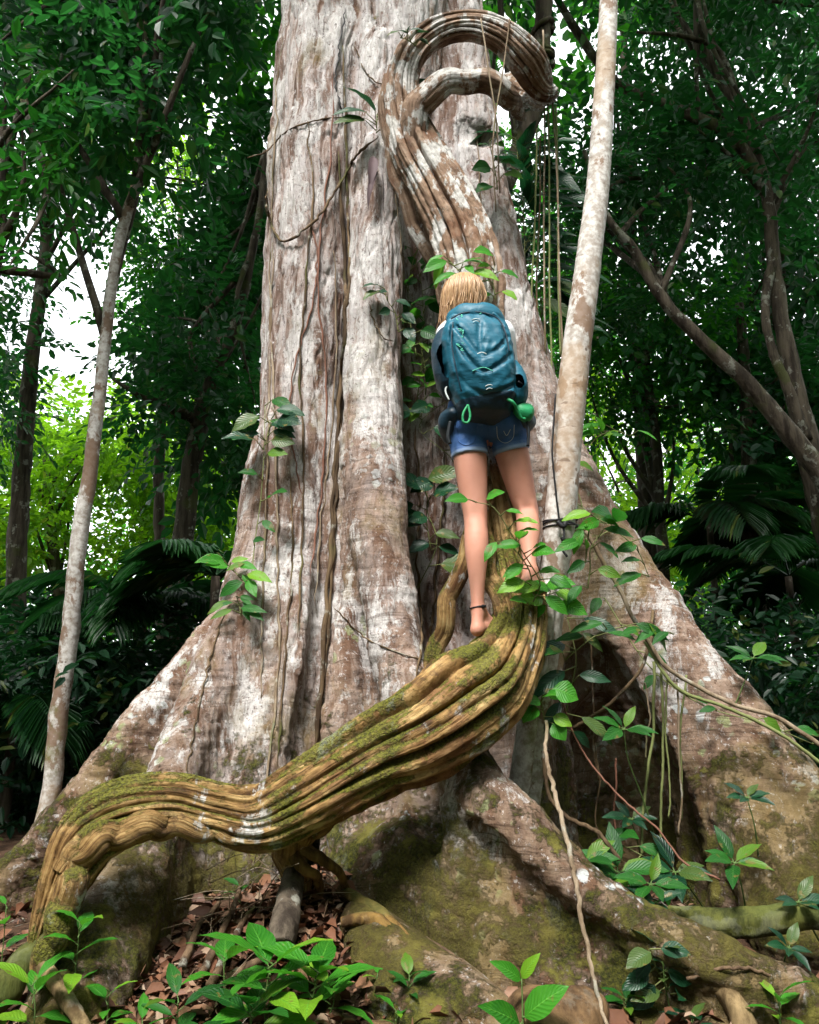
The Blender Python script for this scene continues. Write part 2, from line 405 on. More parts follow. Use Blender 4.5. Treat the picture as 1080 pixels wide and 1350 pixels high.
def mat_leaf(name, c0, c1, trans, rough=.42, tw=.38, veins=True, spec=.45):
    """glossy leaf with veins from its UVs and translucency"""
    t = NT(name); uv = t.n('TexCoord').outputs['UV']; ux = t.xyz(uv)
    oi = t.n('ObjectInfo').outputs['Random']; pos = t.n('NewGeometry')
    rnd = pos.outputs['Random Per Island']
    col = t.mix(rnd, c0, c1)
    col = t.mix(t.math('MULTIPLY', t.step(t.noise(14, 4), .45, .7), .25), col, (c1[0] * 1.5, c1[1] * 1.25, c1[2] * 1.1))
    col = t.mix(t.math('MULTIPLY', t.step(rnd, .93, .94), .6), col, (c1[0] * 3 + .06, c1[1] * 1.25 + .05, c1[2]))
    nor = None
    if veins:
        ac = t.math('ABSOLUTE', t.math('SUBTRACT', ux[0], .5))
        rib = t.step(ac, .035, .012)
        sv = t.math('SINE', t.math('MULTIPLY', t.math('SUBTRACT', ux[1], t.math('MULTIPLY', ac, .55)), 62.0))
        col = t.mix(t.math('MULTIPLY', rib, .5), col, (c1[0] * 2 + .03, c1[1] * 1.5 + .05, c1[2] * 1.5 + .02))
        col = t.mix(t.math('MULTIPLY', t.step(sv, .86, 1.0), .22), col, (c1[0] * 1.8 + .02, c1[1] * 1.4 + .03, c1[2] * 1.3))
        nor = t.bump(sv, .25, .004); nor = t.bump(rib, .4, .004, nor)
        hole = t.step(t.math('ADD', t.noise(26, 3), t.math('MULTIPLY', rnd, .06)), .66, .70)
        col = t.mix(t.math('MULTIPLY', hole, .7), col, (.16, .12, .035))
    p = t.principled(col, rough, nor, spec)
    tr = t.n('BsdfTranslucent', Color=t.mix(rnd, tuple(c * .8 for c in trans), trans))
    if nor is not None: t.set(tr, 'Normal', nor)
    mx = t.n('MixShader', Fac=tw); t.set(mx, 'i1', p); t.set(mx, 'i2', tr)
    return t.done(mx)

def mat_plain(name, col, rough=.6, nscale=40, namp=.25, bump=.2, spec=.3, **kw):
    t = NT(name); n = t.noise(nscale, 5, .6)
    c = t.mix(n, tuple(x * (1 - namp) for x in col), tuple(min(1, x * (1 + namp)) for x in col))
    return t.done(t.principled(c, rough, t.bump(n, bump, .004), spec, **kw))

def mat_soil():
    t = NT('forest_soil'); n = t.noise(6, 9, .68); f = t.noise(60, 6, .7); v = t.vor(24)
    col = t.ramp(n, [(.3, (.022, .012, .008)), (.5, (.065, .036, .022)), (.7, (.125, .075, .047))])
    col = t.mix(t.math('MULTIPLY', t.step(f, .5, .7), .5), col, (.15, .095, .06))
    b = t.bump(n, .7, .05); b = t.bump(f, .7, .02, b); b = t.bump(v, .4, .015, b)
    return t.done(t.principled(col, .95, b, .15))
def mat_litter():
    t = NT('dead_leaf'); rnd = t.n('NewGeometry').outputs['Random Per Island']; n = t.noise(45, 5, .6)
    col = t.ramp(rnd, [(.0, (.045, .018, .010)), (.35, (.13, .052, .026)), (.6, (.20, .085, .045)), (.85, (.26, .15, .085)), (1, (.36, .27, .19))])
    col = t.mix(t.math('MULTIPLY', n, .5), col, (.05, .025, .015))
    return t.done(t.principled(col, .6, t.bump(n, .4, .006), .35))
def mat_skin():
    t = NT('skin'); n = t.noise(9, 5, .6); f = t.noise(120, 4)
    col = t.mix(n, (.43, .185, .125), (.54, .275, .20))
    col = t.mix(t.math('MULTIPLY', t.step(t.noise(22, 4), .6, .75), .3), col, (.42, .13, .075))
    p = t.principled(col, .56, t.bump(f, .15, .002), .3)
    t.set(p, 'Subsurface Weight', .12); t.set(p, 'Subsurface Radius', (.02, .008, .004)); t.set(p, 'Subsurface Scale', .5)
    return t.done(p)
def mat_denim():
    t = NT('denim'); w = t.noise(1, 2, .5, t.map((900, 900, 300))); n = t.noise(12, 6, .62); m = t.noise(26, 6, .7)
    hz = t.attr('fade')
    col = t.mix(n, (.025, .070, .22), (.085, .19, .45))
    col = t.mix(t.math('MULTIPLY', t.step(m, .55, .68), .45), col, (.17, .27, .50))
    col = t.mix(t.math('MULTIPLY', hz, .8), col, (.30, .40, .58))
    col = t.mix(t.math('MULTIPLY', w, .2), col, (.02, .04, .10))
    return t.done(t.principled(col, .85, t.bump(m, .35, .006, t.bump(w, .2, .001)), .15))
def mat_fabric(name, a, b_, rough=.6, scale=16, sheen=0):
    t = NT(name); n = t.noise(scale, 5, .6); w = t.noise(1, 2, .5, t.map((700, 700, 700))); z = t.noise(1, 4, .6, t.map((6, 6, 22), None, (2, 0, 1)))
    col = t.mix(n, a, b_)
    return t.done(t.principled(col, rough, t.bump(z, .4, .015, t.bump(n, .35, .01, t.bump(w, .15, .001))), .35))
def mat_hair():
    t = NT('hair'); uv = t.n('TexCoord').outputs['UV']; rnd = t.n('NewGeometry').outputs['Random Per Island']
    n = t.noise(1, 5, .6, t.map((260, 260, 6)))
    col = t.mix(rnd, (.20, .095, .040), (.50, .30, .15)); col = t.mix(t.math('MULTIPLY', t.step(n, .42, .62), .6), col, (.62, .42, .25))
    z = t.xyz(t.obj())[2]
    return t.done(t.principled(col, .42, t.bump(n, .3, .002), .5))
M = {}
M['bark'] = mat_bark_big(); M['liana'] = mat_liana()
M['pale'] = mat_pale_bark('pale_slender_bark', -.2, .545); M['left_pale'] = mat_pale_bark('mottled_slender_bark', -.15, .49)
M['dark'] = mat_dark_bark('dark_forest_bark', (.03, .022, .016), (.10, .08, .06))
M['mid'] = mat_dark_bark('grey_forest_bark', (.03, .022, .016), (.12, .095, .07))
M['moss_bark'] = mat_dark_bark('mossy_bark', (.022, .026, .006), (.095, .10, .022), .12)
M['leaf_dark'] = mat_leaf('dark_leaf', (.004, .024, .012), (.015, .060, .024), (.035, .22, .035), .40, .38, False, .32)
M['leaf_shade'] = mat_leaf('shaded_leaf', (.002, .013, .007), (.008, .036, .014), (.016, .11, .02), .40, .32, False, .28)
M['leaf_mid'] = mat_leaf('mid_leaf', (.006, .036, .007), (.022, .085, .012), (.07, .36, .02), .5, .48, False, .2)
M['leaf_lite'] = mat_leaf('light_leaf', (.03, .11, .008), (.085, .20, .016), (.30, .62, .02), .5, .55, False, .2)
M['leaf_near'] = mat_leaf('near_leaf', (.008, .055, .010), (.02, .12, .014), (.035, .24, .02), .42, .3, True, .3)
M['leaf_bright'] = mat_leaf('bright_leaf', (.018, .13, .010), (.05, .24, .018), (.09, .40, .025), .40, .34, True, .35)
M['leaf_deep'] = mat_leaf('deep_leaf', (.003, .024, .013), (.008, .055, .020), (.012, .10, .026), .36, .22, True, .35)
M['palm'] = mat_leaf('palm_leaf', (.005, .026, .010), (.016, .06, .015), (.02, .12, .02), .4, .3, False, .25)
M['stem'] = mat_plain('green_stem', (.07, .12, .03), .6)
M['twig'] = mat_dark_bark('dry_twig', (.05, .03, .018), (.17, .11, .065))
M['vine'] = mat_dark_bark('vine_bark', (.04, .024, .013), (.15, .10, .055))
M['pale_vine'] = mat_dark_bark('pale_vine_bark', (.13, .09, .055), (.30, .235, .165))
M['green_vine'] = mat_plain('green_vine_bark', (.15, .17, .06), .75, 50, .4, .4)
M['red_vine'] = mat_plain('reddish_vine_bark', (.16, .07, .045), .75, 50, .4, .4)
M['deadwood'] = mat_dark_bark('pale_dead_wood', (.07, .045, .02), (.27, .19, .095), .2)
M['cord'] = mat_plain('black_cord', (.012, .012, .014), .6)
M['stone'] = mat_dark_bark('ochre_stone', (.05, .028, .014), (.16, .095, .045), .12)
M['root'] = mat_dark_bark('ochre_root_bark', (.045, .024, .009), (.20, .12, .035), .1)
M['soil'] = mat_soil(); M['litter'] = mat_litter()
M['skin'] = mat_skin(); M['denim'] = mat_denim(); M['hair'] = mat_hair()
M['shirt'] = mat_fabric('white_cotton', (.62, .64, .66), (.75, .77, .80), .9, 20)
M['pack'] = mat_fabric('teal_nylon', (.006, .080, .135), (.012, .125, .19), .5, 14)
M['pack_dark'] = mat_fabric('dark_navy_nylon', (.006, .022, .040), (.010, .036, .060), .5, 20)
M['webbing'] = mat_plain('black_webbing', (.008, .012, .016), .6)
M['green_cloth'] = mat_fabric('green_nylon', (.012, .20, .075), (.02, .30, .11), .55, 20)
M['white_cord'] = mat_plain('pale_trim', (.6, .66, .66), .6)
M['mint'] = mat_plain('mint_print', (.10, .50, .36), .6)
M['lilac'] = mat_plain('withered_leaf', (.085, .055, .06), .7)
# ------------------------------------------------------------------ ground
def ground_z(x, y):
    x = np.asarray(x, float); y = np.asarray(y, float)
    m = W(425, 1190, 3.5)
    z = .20 * np.exp(-(((x - m[0]) / .30) ** 2 + ((y - m[1]) / .42) ** 2))
    z = z + .16 * np.exp(-(((x + 1.0) / .55) ** 2 + ((y - 3.75) / .5) ** 2))
    z = z + .10 / (1 + np.exp(-(y - 3.5) * 5)) * np.exp(-((x - .2) / 2.5) ** 2)
    near = np.exp(-((x / 6) ** 2 + ((y - 3) / 6) ** 2))
    X, Y = x.astype(np.float32), y.astype(np.float32); Z = np.zeros_like(X)
    z = z + (.035 * fbm(X, Y, Z, 1.7, 3, 1) + .012 * fbm(X, Y, Z, 9, 3, 4)) * (.3 + .7 * near)
    return z + .25 * fbm(X, Y, Z, .11, 2, 7) * (1 - near) - .12 * (1 - near)
a = np.linspace(-1, 1, 261)
gx = np.sinh(a * 5.2) / np.sinh(5.2) * 260; gy = 3.4 + np.sinh(a * 5.2) / np.sinh(5.2) * 260
GX, GY = np.meshgrid(gx, gy, indexing='ij'); GZ = ground_z(GX, GY)
ny = len(gy); ii = np.arange(len(gx) - 1)[:, None] * ny; jj = np.arange(ny - 1)[None]
gF = np.stack((ii + jj, ii + ny + jj, ii + ny + jj + 1, ii + jj + 1), -1).reshape(-1, 4)
tag(np_mesh('ground', np.column_stack((GX.ravel(), GY.ravel(), GZ.ravel())), [gF], M['soil']), 'dark brown forest soil under roots and leaves', 'ground', kind='structure')

# ------------------------------------------------------------------ the great buttressed tree: one implicit surface, cut into parts
H_ = .021
fld = Field((-3.1, 2.55, -.25), (3.0, 6.1, 6.9), H_)
owner = []          # (name, list of points, radius) used to cut the surface into its parts
def root(name, rows, k=.14, flank=1.0, sc=(1, 1, 1), n=None, drop=0.0, grow=.25):
    """rows (px,py,d,r). drop>0 hangs a plank of that growth below the ridge, down to the ground"""
    P = wpts(rows); r = np.array([q[3] for q in rows], float)
    Q = catmull(np.column_stack((P, r)), n or len(rows) * 4)
    if drop:
        for i in range(len(Q) - 1):
            plank(Q[i], Q[i + 1], k, grow, drop)
    fld.chain(Q[:, :3], Q[:, 3], k, 'u', sc)
    owner.append((name, Q, flank))
def plank(a, b, k, grow, depth):
    """a wall hanging below ridge segment a-b: half thickness r + grow*(depth below ridge)"""
    lo = np.minimum(a[:3], b[:3]).copy(); hi = np.maximum(a[:3], b[:3]).copy()
    top = hi[2]; lo[2] = max(-.25, lo[2] - depth); m = max(a[3], b[3]) + grow * min(depth, top + .25) + k + .06
    sl = fld.sl((lo[0] - m, lo[1] - m, lo[2] - k), (hi[0] + m, hi[1] + m, hi[2] + k))
    if any(q.stop <= q.start for q in sl): return
    X, Y, Z = fld.grid(sl)
    bx, by = b[0] - a[0], b[1] - a[1]; L = bx * bx + by * by + 1e-9
    t = np.clip(((X - a[0]) * bx + (Y - a[1]) * by) / L, 0, 1)
    dl = np.sqrt((X - a[0] - t * bx) ** 2 + (Y - a[1] - t * by) ** 2)
    hz = a[2] + t * (b[2] - a[2]); r = a[3] + t * (b[3] - a[3])
    below = np.maximum(hz - Z, 0)
    D = np.maximum(dl - r - grow * below ** 1.15, Z - hz)
    if lo[2] > -.2: D = np.maximum(D, hz - depth - Z)
    fld.put(sl, (D * .9).astype(np.float32), k)
# main column
X, Y, Z = fld.grid((slice(None),) * 3)
zc = np.clip(Z, 0, 7)
cx = -.18 - .004 * zc; cy = 5.06 + .0 * zc
Rz = .60 + .12 * np.exp(-zc / .8)
th = np.arctan2(Y - cy, X - cx)
flute = .035 * np.sin(7 * th + .35 * np.sin(zc * .9) + .6) + .022 * np.sin(15 * th + 1.2 + .25 * zc)
D = np.sqrt((X - cx) ** 2 + ((Y - cy) * 1.0) ** 2) - Rz - flute
fld.put((slice(None),) * 3, D.astype(np.float32), .1)
# left edge and the broad left face of the trunk
root('buttress', [(410, -70, 4.86, .17), (398, 120, 4.84, .18), (390, 300, 4.82, .19), (388, 450, 4.80, .20), (386, 600, 4.76, .20), (388, 740, 4.74, .2), (385, 880, 4.7, .2)], .06, .2)
root('buttress', [(436, -70, 4.62, .22), (424, 150, 4.60, .235), (414, 350, 4.58, .245), (404, 550, 4.55, .25), (393, 720, 4.46, .235), (372, 860, 4.30, .22), (345, 990, 4.10, .22), (325, 1090, 3.98, .23), (312, 1200, 3.9, .25)], .07, .35)
root('buttress', [(545, -70, 4.62, .2), (540, 60, 4.62, .19), (532, 160, 4.6, .17)], .1, .2)
# left side planks
root('buttress', [(385, 720, 4.9, .05), (362, 750, 4.84, .065), (318, 800, 4.72, .07), (262, 864, 4.58, .075), (168, 975, 4.4, .08), (84, 1080, 4.2, .085), (-10, 1175, 4.0, .09), (-150, 1290, 3.8, .10)], .07, 1, drop=2.0, grow=.13)
root('buttress', [(372, 560, 4.40, .09), (352, 690, 4.36, .10), (330, 790, 4.24, .095), (296, 870, 4.08, .085), (258, 945, 3.9, .075), (228, 1015, 3.72, .065), (200, 1085, 3.54, .075), (166, 1150, 3.38, .10), (128, 1245, 3.16, .12), (80, 1380, 2.85, .12)], .08, .9, drop=1.2, grow=.17)
# rotting seam beside the crevice
root('buttress', [(402, 740, 4.2, .04), (399, 860, 4.10, .075), (396, 960, 4.04, .07), (392, 1010, 4.03, .04)], .06, .2)
# central column root with its right-hand ridge
root('buttress', [(500, 60, 4.46, .10), (497, 200, 4.40, .135), (495, 330, 4.32, .15), (493, 450, 4.26, .155), (492, 560, 4.2, .16), (496, 660, 4.10, .15), (507, 760, 3.98, .138), (522, 840, 3.88, .128), (540, 910, 3.78, .12), (562, 985, 3.72, .13), (580, 1060, 3.62, .15)], .05, .75)
root('buttress', [(484, 560, 4.32, .08), (476, 680, 4.30, .12), (470, 800, 4.25, .15), (470, 910, 4.17, .17), (478, 1020, 4.06, .19), (492, 1120, 3.92, .22)], .10, 1)
root('buttress', [(470, 660, 4.18, .04), (458, 770, 4.08, .055), (450, 890, 3.98, .06), (442, 1000, 3.9, .07)], .07, 1)
# front root under the liana, running to the lower right
root('buttress', [(588, 930, 3.80, .12), (612, 1014, 3.50, .115), (662, 1082, 3.31, .115), (730, 1155, 3.19, .11), (805, 1211, 3.08, .105), (905, 1266, 2.99, .10), (1005, 1310, 2.96, .095), (1100, 1362, 2.9, .09)], .045, 1, drop=1.2, grow=.25)
root('buttress', [(515, 1040, 3.90, .20), (530, 1100, 3.76, .19), (562, 1150, 3.64, .19), (596, 1200, 3.54, .18), (630, 1250, 3.46, .15)], .12, 1)
root('buttress', [(480, 1130, 3.74, .14), (503, 1200, 3.57, .14), (540, 1255, 3.5, .12)], .10, 1)
# right buttress
root('buttress', [(598, -60, 4.80, .10), (622, 120, 4.68, .105), (638, 220, 4.60, .105), (652, 320, 4.52, .12), (668, 410, 4.46, .14), (690, 500, 4.41, .15), (722, 590, 4.34, .15), (786, 700, 4.22, .13), (848, 790, 4.1, .125), (926, 898, 3.95, .125), (1004, 996, 3.8, .13), (1095, 1110, 3.62, .14), (1190, 1230, 3.45, .14)], .08, 1, drop=2.4, grow=.085)
root('buttress', [(640, 560, 4.98, .1), (730, 720, 4.92, .11), (800, 860, 4.86, .11), (880, 985, 4.76, .11), (980, 1110, 4.6, .11)], .08, 1, drop=2.4, grow=.08)
root('buttress', [(675, 420, 4.42, .08), (690, 560, 4.34, .11), (706, 720, 4.26, .13), (722, 860, 4.18, .15), (728, 1000, 4.12, .17), (716, 1130, 4.08, .17)], .08, .8)
root('buttress', [(968, 985, 3.86, .06), (1000, 1080, 3.68, .10), (1030, 1170, 3.55, .13), (1060, 1250, 3.45, .14)], .12, 1)
# recess behind the climber and the narrow crevice left of the centre
def carve(rows, k=.05, sc=(1, 1, 1)):
    P = wpts(rows); fld.chain(P, [q[3] for q in rows], k, 'c', sc, n=len(rows) * 4)
carve([(575, 90, 4.36, .05), (578, 240, 4.30, .12), (586, 400, 4.26, .16), (592, 560, 4.2, .175), (598, 700, 4.14, .175), (606, 830, 4.06, .17), (612, 930, 3.98, .13)], .05)
carve([(600, 400, 4.5, .10), (606, 640, 4.45, .14), (612, 860, 4.35, .14)], .05)
carve([(461, 250, 4.32, .01), (457, 340, 4.30, .03), (451, 480, 4.26, .045), (444, 620, 4.20, .065), (435, 760, 4.12, .09), (425, 900, 4.03, .10), (416, 1010, 3.97, .11), (412, 1100, 3.9, .11)], .03)
carve([(640, 150, 4.42, .03), (641, 260, 4.38, .045), (645, 360, 4.32, .045), (650, 470, 4.28, .03)], .03)
carve([(772, 850, 4.18, .04), (790, 920, 4.08, .13), (812, 1010, 4.0, .21), (832, 1110, 3.92, .26), (840, 1190, 3.9, .26)], .12)
carve([(790, 950, 4.32, .13), (815, 1050, 4.36, .24), (825, 1140, 4.36, .26)], .1)
carve([(640, 960, 3.75, .06), (668, 990, 3.72, .09), (700, 1060, 3.7, .10)], .05)
carve([(575, 1025, 3.42, .05), (520, 1040, 3.5, .08), (470, 1070, 3.6, .06)], .06)
carve([(224, 1080, 3.86, .08), (232, 1140, 3.84, .15), (236, 1230, 3.8, .17)], .05)
carve([(226, 1110, 4.05, .10), (236, 1180, 4.05, .15)], .05)
carve([(575, 150, 4.42, .06), (612, 160, 4.42, .09), (648, 172, 4.46, .06)], .05)
carve([(628, 1085, 3.30, .02), (652, 1140, 3.17, .055), (705, 1203, 3.05, .07), (778, 1260, 2.95, .07), (860, 1306, 2.88, .06), (950, 1345, 2.83, .04)], .08)
carve([(545, 1020, 3.62, .03), (572, 1080, 3.47, .05), (585, 1120, 3.40, .03)], .06)
# noise relief
nz = .022 * fbm(X, Y, Z * .6, 2.6, 2, 2)
near_s = np.abs(fld.F) < .25
fld.F = np.where(near_s, fld.F + nz + .012 * vnoise(X, Y, Z * .35, 9.5, 5), fld.F)
del D, th, flute, nz, near_s
TV, TQ = fld.surface(); del fld.F
TV = relax(TV, TQ, 1, .4)
def subdivide(V, Q):
    e = np.concatenate([Q[:, [0, 1]], Q[:, [1, 2]], Q[:, [2, 3]], Q[:, [3, 0]]]); es = np.sort(e, 1)
    key = es[:, 0].astype(np.int64) * len(V) + es[:, 1]; u, inv = np.unique(key, return_inverse=True)
    a, b = u // len(V), u % len(V); n, m = len(V), len(Q)
    E = inv.reshape(4, m).T + n; Fc = np.arange(m) + n + len(u)
    V2 = np.concatenate([V, (V[a] + V[b]) / 2, V[Q].mean(1)])
    Q2 = np.concatenate([np.stack((Q[:, k], E[:, k], Fc, E[:, k - 1]), 1) for k in range(4)])
    return V2, Q2
def vnormals(V, Q):
    fn = np.cross(V[Q[:, 2]] - V[Q[:, 0]], V[Q[:, 3]] - V[Q[:, 1]]); N = np.zeros_like(V)
    for a in range(3):
        for k in range(4): N[:, a] += np.bincount(Q[:, k], fn[:, a], len(V))
    return N / (np.linalg.norm(N, axis=1)[:, None] + 1e-12)
from mathutils.bvhtree import BVHTree
TREE_BVH = BVHTree.FromPolygons(TV.tolist(), TQ.tolist())
def S(px, py, off=.02, dflt=4.5):
    """point on the giant tree's surface under pixel (px,py), lifted off it a little"""
    d = nrm(W(px, py, 1.0) - np.array((0, 0, CAMZ))); h = TREE_BVH.ray_cast(Vector((0, 0, CAMZ)), Vector(d))
    if h[0] is None: return W(px, py, dflt)
    return np.array(h[0]) + np.array(h[1]) * off
TV, TQ = subdivide(TV, TQ); TV = relax(TV, TQ, 2, .5)
# which part each vertex belongs to, and soft masks for the bark
ax_d = np.hypot(TV[:, 0] + .18 + .004 * TV[:, 2], TV[:, 1] - 5.06) - (.60 + .12 * np.exp(-np.clip(TV[:, 2], 0, 9) / .8)) - .05
best = ax_d.copy(); own = np.full(len(TV), -1); wsum = np.exp(-np.clip(ax_d, -.1, 2) * 9); fsum = wsum * 0.0
for i, (nm, Q, fl) in enumerate(owner):
    dmin = np.full(len(TV), 9.0)
    for q in Q:
        dxy = np.hypot(TV[:, 0] - q[0], TV[:, 1] - q[1]); dz = TV[:, 2] - q[2]
        dd = np.sqrt(dxy ** 2 + np.where(dz < 0, dz * .35, dz) ** 2) - q[3]
        dmin = np.minimum(dmin, dd)
    s_ = dmin < best; own[s_] = i; best = np.minimum(best, dmin)
    w = np.exp(-np.clip(dmin, -.1, 2) * 9); wsum += w; fsum += w * fl
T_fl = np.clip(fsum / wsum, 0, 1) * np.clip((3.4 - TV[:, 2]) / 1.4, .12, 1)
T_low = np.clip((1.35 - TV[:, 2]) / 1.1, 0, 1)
T_pale = np.zeros(len(TV))
for px_, py_, rx_, rz_, a_ in [(490, 330, .13, .30, 1), (488, 450, .15, .42, 1), (505, 580, .12, .30, .7), (712, 300, .10, .30, .6), (685, 390, .14, .3, .7), (410, 640, .14, .5, .5), (215, 925, .18, .14, 1), (600, 1085, .12, .16, .9), (165, 1165, .10, .16, 1), (330, 960, .12, .16, .6), (60, 1140, .2, .12, .5), (500, 20, .5, .5, .45), (440, 120, .25, .5, .3), (250, 850, .15, .1, .7), (845, 920, .25, .2, .35)]:
    c_ = S(px_, py_, 0); T_pale = np.maximum(T_pale, a_ * np.exp(-((TV[:, 0] - c_[0]) / rx_) ** 2 - ((TV[:, 1] - c_[1]) / .4) ** 2 - ((TV[:, 2] - c_[2]) / rz_) ** 2))
_N = vnormals(TV, TQ); _x, _y, _z = (TV[:, k].astype(np.float32) for k in range(3))
_wx = _x + .03 * vnoise(_x, _y, _z, 4, 1); _wy = _y + .03 * vnoise(_x, _y, _z, 4, 2)
fis = np.abs(vnoise(_wx, _wy, _z * .09, 17, 3)); fis2 = np.abs(vnoise(_wx, _wy, _z * .12, 34, 6))
rel = (1 - T_fl) * (-.016 * np.clip(1 - fis * 4.5, 0, 1) - .009 * np.clip(1 - fis2 * 4, 0, 1) + .007 * vnoise(_x, _y, _z * .25, 26, 4))
ringz = _z + .06 * vnoise(_x, _y, _z, 2.2, 9) + .10 * _x
rel += T_fl * (-.006 * np.clip(1 - np.abs(vnoise(_x * .04, _y * .04, ringz, 26, 5)) * 4, 0, 1) + .006 * vnoise(_x, _y, _z, 14, 7) + .004 * vnoise(_x, _y, _z, 30, 8))
rel += .010 * vnoise(_x, _y, _z * .6, 7, 11) + T_low * .008 * np.clip(vnoise(_x, _y, _z, 40, 12) + .2, 0, 1)
TV = TV + _N * rel[:, None]
tree = thing('buttressed_tree', 'giant pale tree with flaring buttress roots filling the middle of the forest', 'tree', (-.2, 5.0, 0))
mode = np.sort(own[TQ], axis=1)[:, 1]
for i in range(-1, len(owner)):
    mk = mode == i
    if mk.sum() < 30: continue
    v, q, u = submesh(TV, TQ, mk)
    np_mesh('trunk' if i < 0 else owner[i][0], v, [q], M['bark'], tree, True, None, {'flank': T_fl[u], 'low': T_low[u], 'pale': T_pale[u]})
CROWN_SLOT = True
# low mossy surface roots in the foreground are the tree's too
f2 = Field((-1.4, 2.5, -.3), (1.5, 3.7, .8), .018)
def sroot(rows, k=.06): f2.chain(wpts(rows), [q[3] for q in rows], k, 'u', (1, 1, 1), n=len(rows) * 4)
sroot([(470, 1212, 3.35, .06), (505, 1262, 3.22, .10), (560, 1310, 3.08, .12), (615, 1352, 2.95, .12), (680, 1400, 2.85, .1)])
sroot([(505, 1290, 3.18, .10), (540, 1340, 3.02, .12), (600, 1400, 2.9, .12)])
Xg, Yg, Zg = f2.grid((slice(None),) * 3); f2.F = f2.F + .02 * fbm(Xg, Yg, Zg, 5, 3, 3)
v, q = f2.surface()
np_mesh('surface_root', v, [q], M['bark'], tree, True, None, {'flank': np.ones(len(v)), 'low': np.full(len(v), .85)})

# ------------------------------------------------------------------ the giant liana
def liana_strand(rows, n, nth, lobes, seed, twist=0.0, depth=.22, name='stem', high=None, parent=None):
    """rows (px,py,d,half-width px[,depth ratio]); a folded woody stem whose ridges run along it"""
    P = wpts(rows); hw = np.array([q[3] * mpp(q[1], q[2]) for q in rows]); dr = np.array([q[4] if len(q) > 4 else .85 for q in rows])
    Q = catmull(np.column_stack((P, hw, dr)), n); C, a, b = Q[:, :3], Q[:, 3], Q[:, 4]
    C = C + np.column_stack([.010 * np.sin(np.linspace(0, 22 + 5 * k, n) + seed + k) for k in range(3)])
    T = np.gradient(C, axis=0); T /= np.linalg.norm(T, axis=1)[:, None]
    # N stays across the line of sight where it can
    S = np.cross(T, np.array((0, 1.0, 0))); ln = np.linalg.norm(S, axis=1)[:, None]
    Tn, Nn, Bn = frames(C, S[0]); 
    A = np.where(ln > .35, S / np.maximum(ln, 1e-6), 0)
    for i in range(n):
        if ln[i, 0] <= .35: 
            p = A[i - 1] if i else Nn[0]; A[i] = nrm(p - T[i] * np.dot(p, T[i]))
    for i in range(1, n):
        if np.dot(A[i], A[i - 1]) < 0: A[i] = -A[i]
    for _ in range(6): A[1:-1] = (A[:-2] + 2 * A[1:-1] + A[2:]) / 4
    A -= T * (A * T).sum(1)[:, None]; A /= np.linalg.norm(A, axis=1)[:, None]; Bv = np.cross(T, A)
    ph = np.linspace(0, 2 * np.pi, nth, endpoint=False)[None]; s = np.linspace(0, 1, n)[:, None]
    arc = np.concatenate(([0], np.cumsum(np.linalg.norm(np.diff(C, axis=0), axis=1))))[:, None]
    sa = (arc[:, 0]).astype(np.float32); zz = np.zeros_like(sa)
    prof = np.full((n, nth), .66, np.float32); rid = np.zeros((n, nth), np.float32)
    for q in range(lobes):
        rq = np.random.default_rng(seed * 31 + q)
        pq = 2 * np.pi * (q + .30 * rq.uniform(-1, 1)) / lobes + twist * sa + (1.5 / lobes) * vnoise(sa, zz + q * 5.3, zz, 1.5, seed) + (.5 / lobes) * vnoise(sa, zz + q * 3.1, zz, 5, seed + 2)
        rho = (np.pi / lobes) * rq.uniform(.72, 1.12) * (1 + .28 * vnoise(sa, zz + q * 7.7, zz, 2.0, seed + 5))
        cc = 1 - rho * .85 + depth * .5 * vnoise(sa, zz + q * 2.9, zz, 1.6, seed + 7)
        dl = (ph - pq[:, None] + np.pi) % (2 * np.pi) - np.pi
        disc = rho[:, None] ** 2 - (cc[:, None] * np.sin(dl)) ** 2
        rr = np.where((disc > 0) & (np.abs(dl) < 1.3), cc[:, None] * np.cos(dl) + np.sqrt(np.maximum(disc, 0)), 0)
        rid = np.maximum(rid, np.where(rr >= prof, disc / rho[:, None] ** 2, 0)); prof = np.maximum(prof, rr)
    prof[:, :] = prof + .0
    for _ in range(1): prof = (np.roll(prof, 1, 1) + 2 * prof + np.roll(prof, -1, 1)) / 4
    knot = np.clip(vnoise(sa, zz + 40.2, zz, 2.6, seed + 12), 0, 1)[:, None] * np.clip(np.cos(ph - 6.28 * vnoise(sa, zz + 11.0, zz, .7, seed)[:, None]), 0, 1) ** 2
    prof = prof * (1 + .16 * knot)
    cph = (np.cos(ph) * np.ones((n, 1))).astype(np.float32); sph = (np.sin(ph) * np.ones((n, 1))).astype(np.float32); ar2 = np.broadcast_to(sa[:, None], (n, nth))
    prof = prof + .045 * vnoise(cph, sph, ar2 * 4, 2.2, seed + 2) + .024 * vnoise(cph * 2, sph * 2, ar2 * 9, 3, seed + 3) + .014 * vnoise(cph * 4, sph * 4, ar2 * 20, 3, seed + 6) + .02 * vnoise(cph * 6, sph * 6, ar2 * 1.5, 3, seed + 8)
    V = C[:, None] + (a[:, None] * prof * np.cos(ph))[..., None] * A[:, None] + ((a * b)[:, None] * prof * np.sin(ph))[..., None] * Bv[:, None]
    i = np.arange(n - 1)[:, None] * nth; j = np.arange(nth)[None]; j2 = (j + 1) % nth
    F = np.stack((i + j, i + nth + j, i + nth + j2, i + j2), -1).reshape(-1, 4)
    Vf = np.vstack((V.reshape(-1, 3), C[0], C[-1])); k = n * nth
    F3 = np.array([(k, q, (q + 1) % nth) for q in range(nth)] + [(k + 1, (n - 1) * nth + (q + 1) % nth, (n - 1) * nth + q) for q in range(nth)])
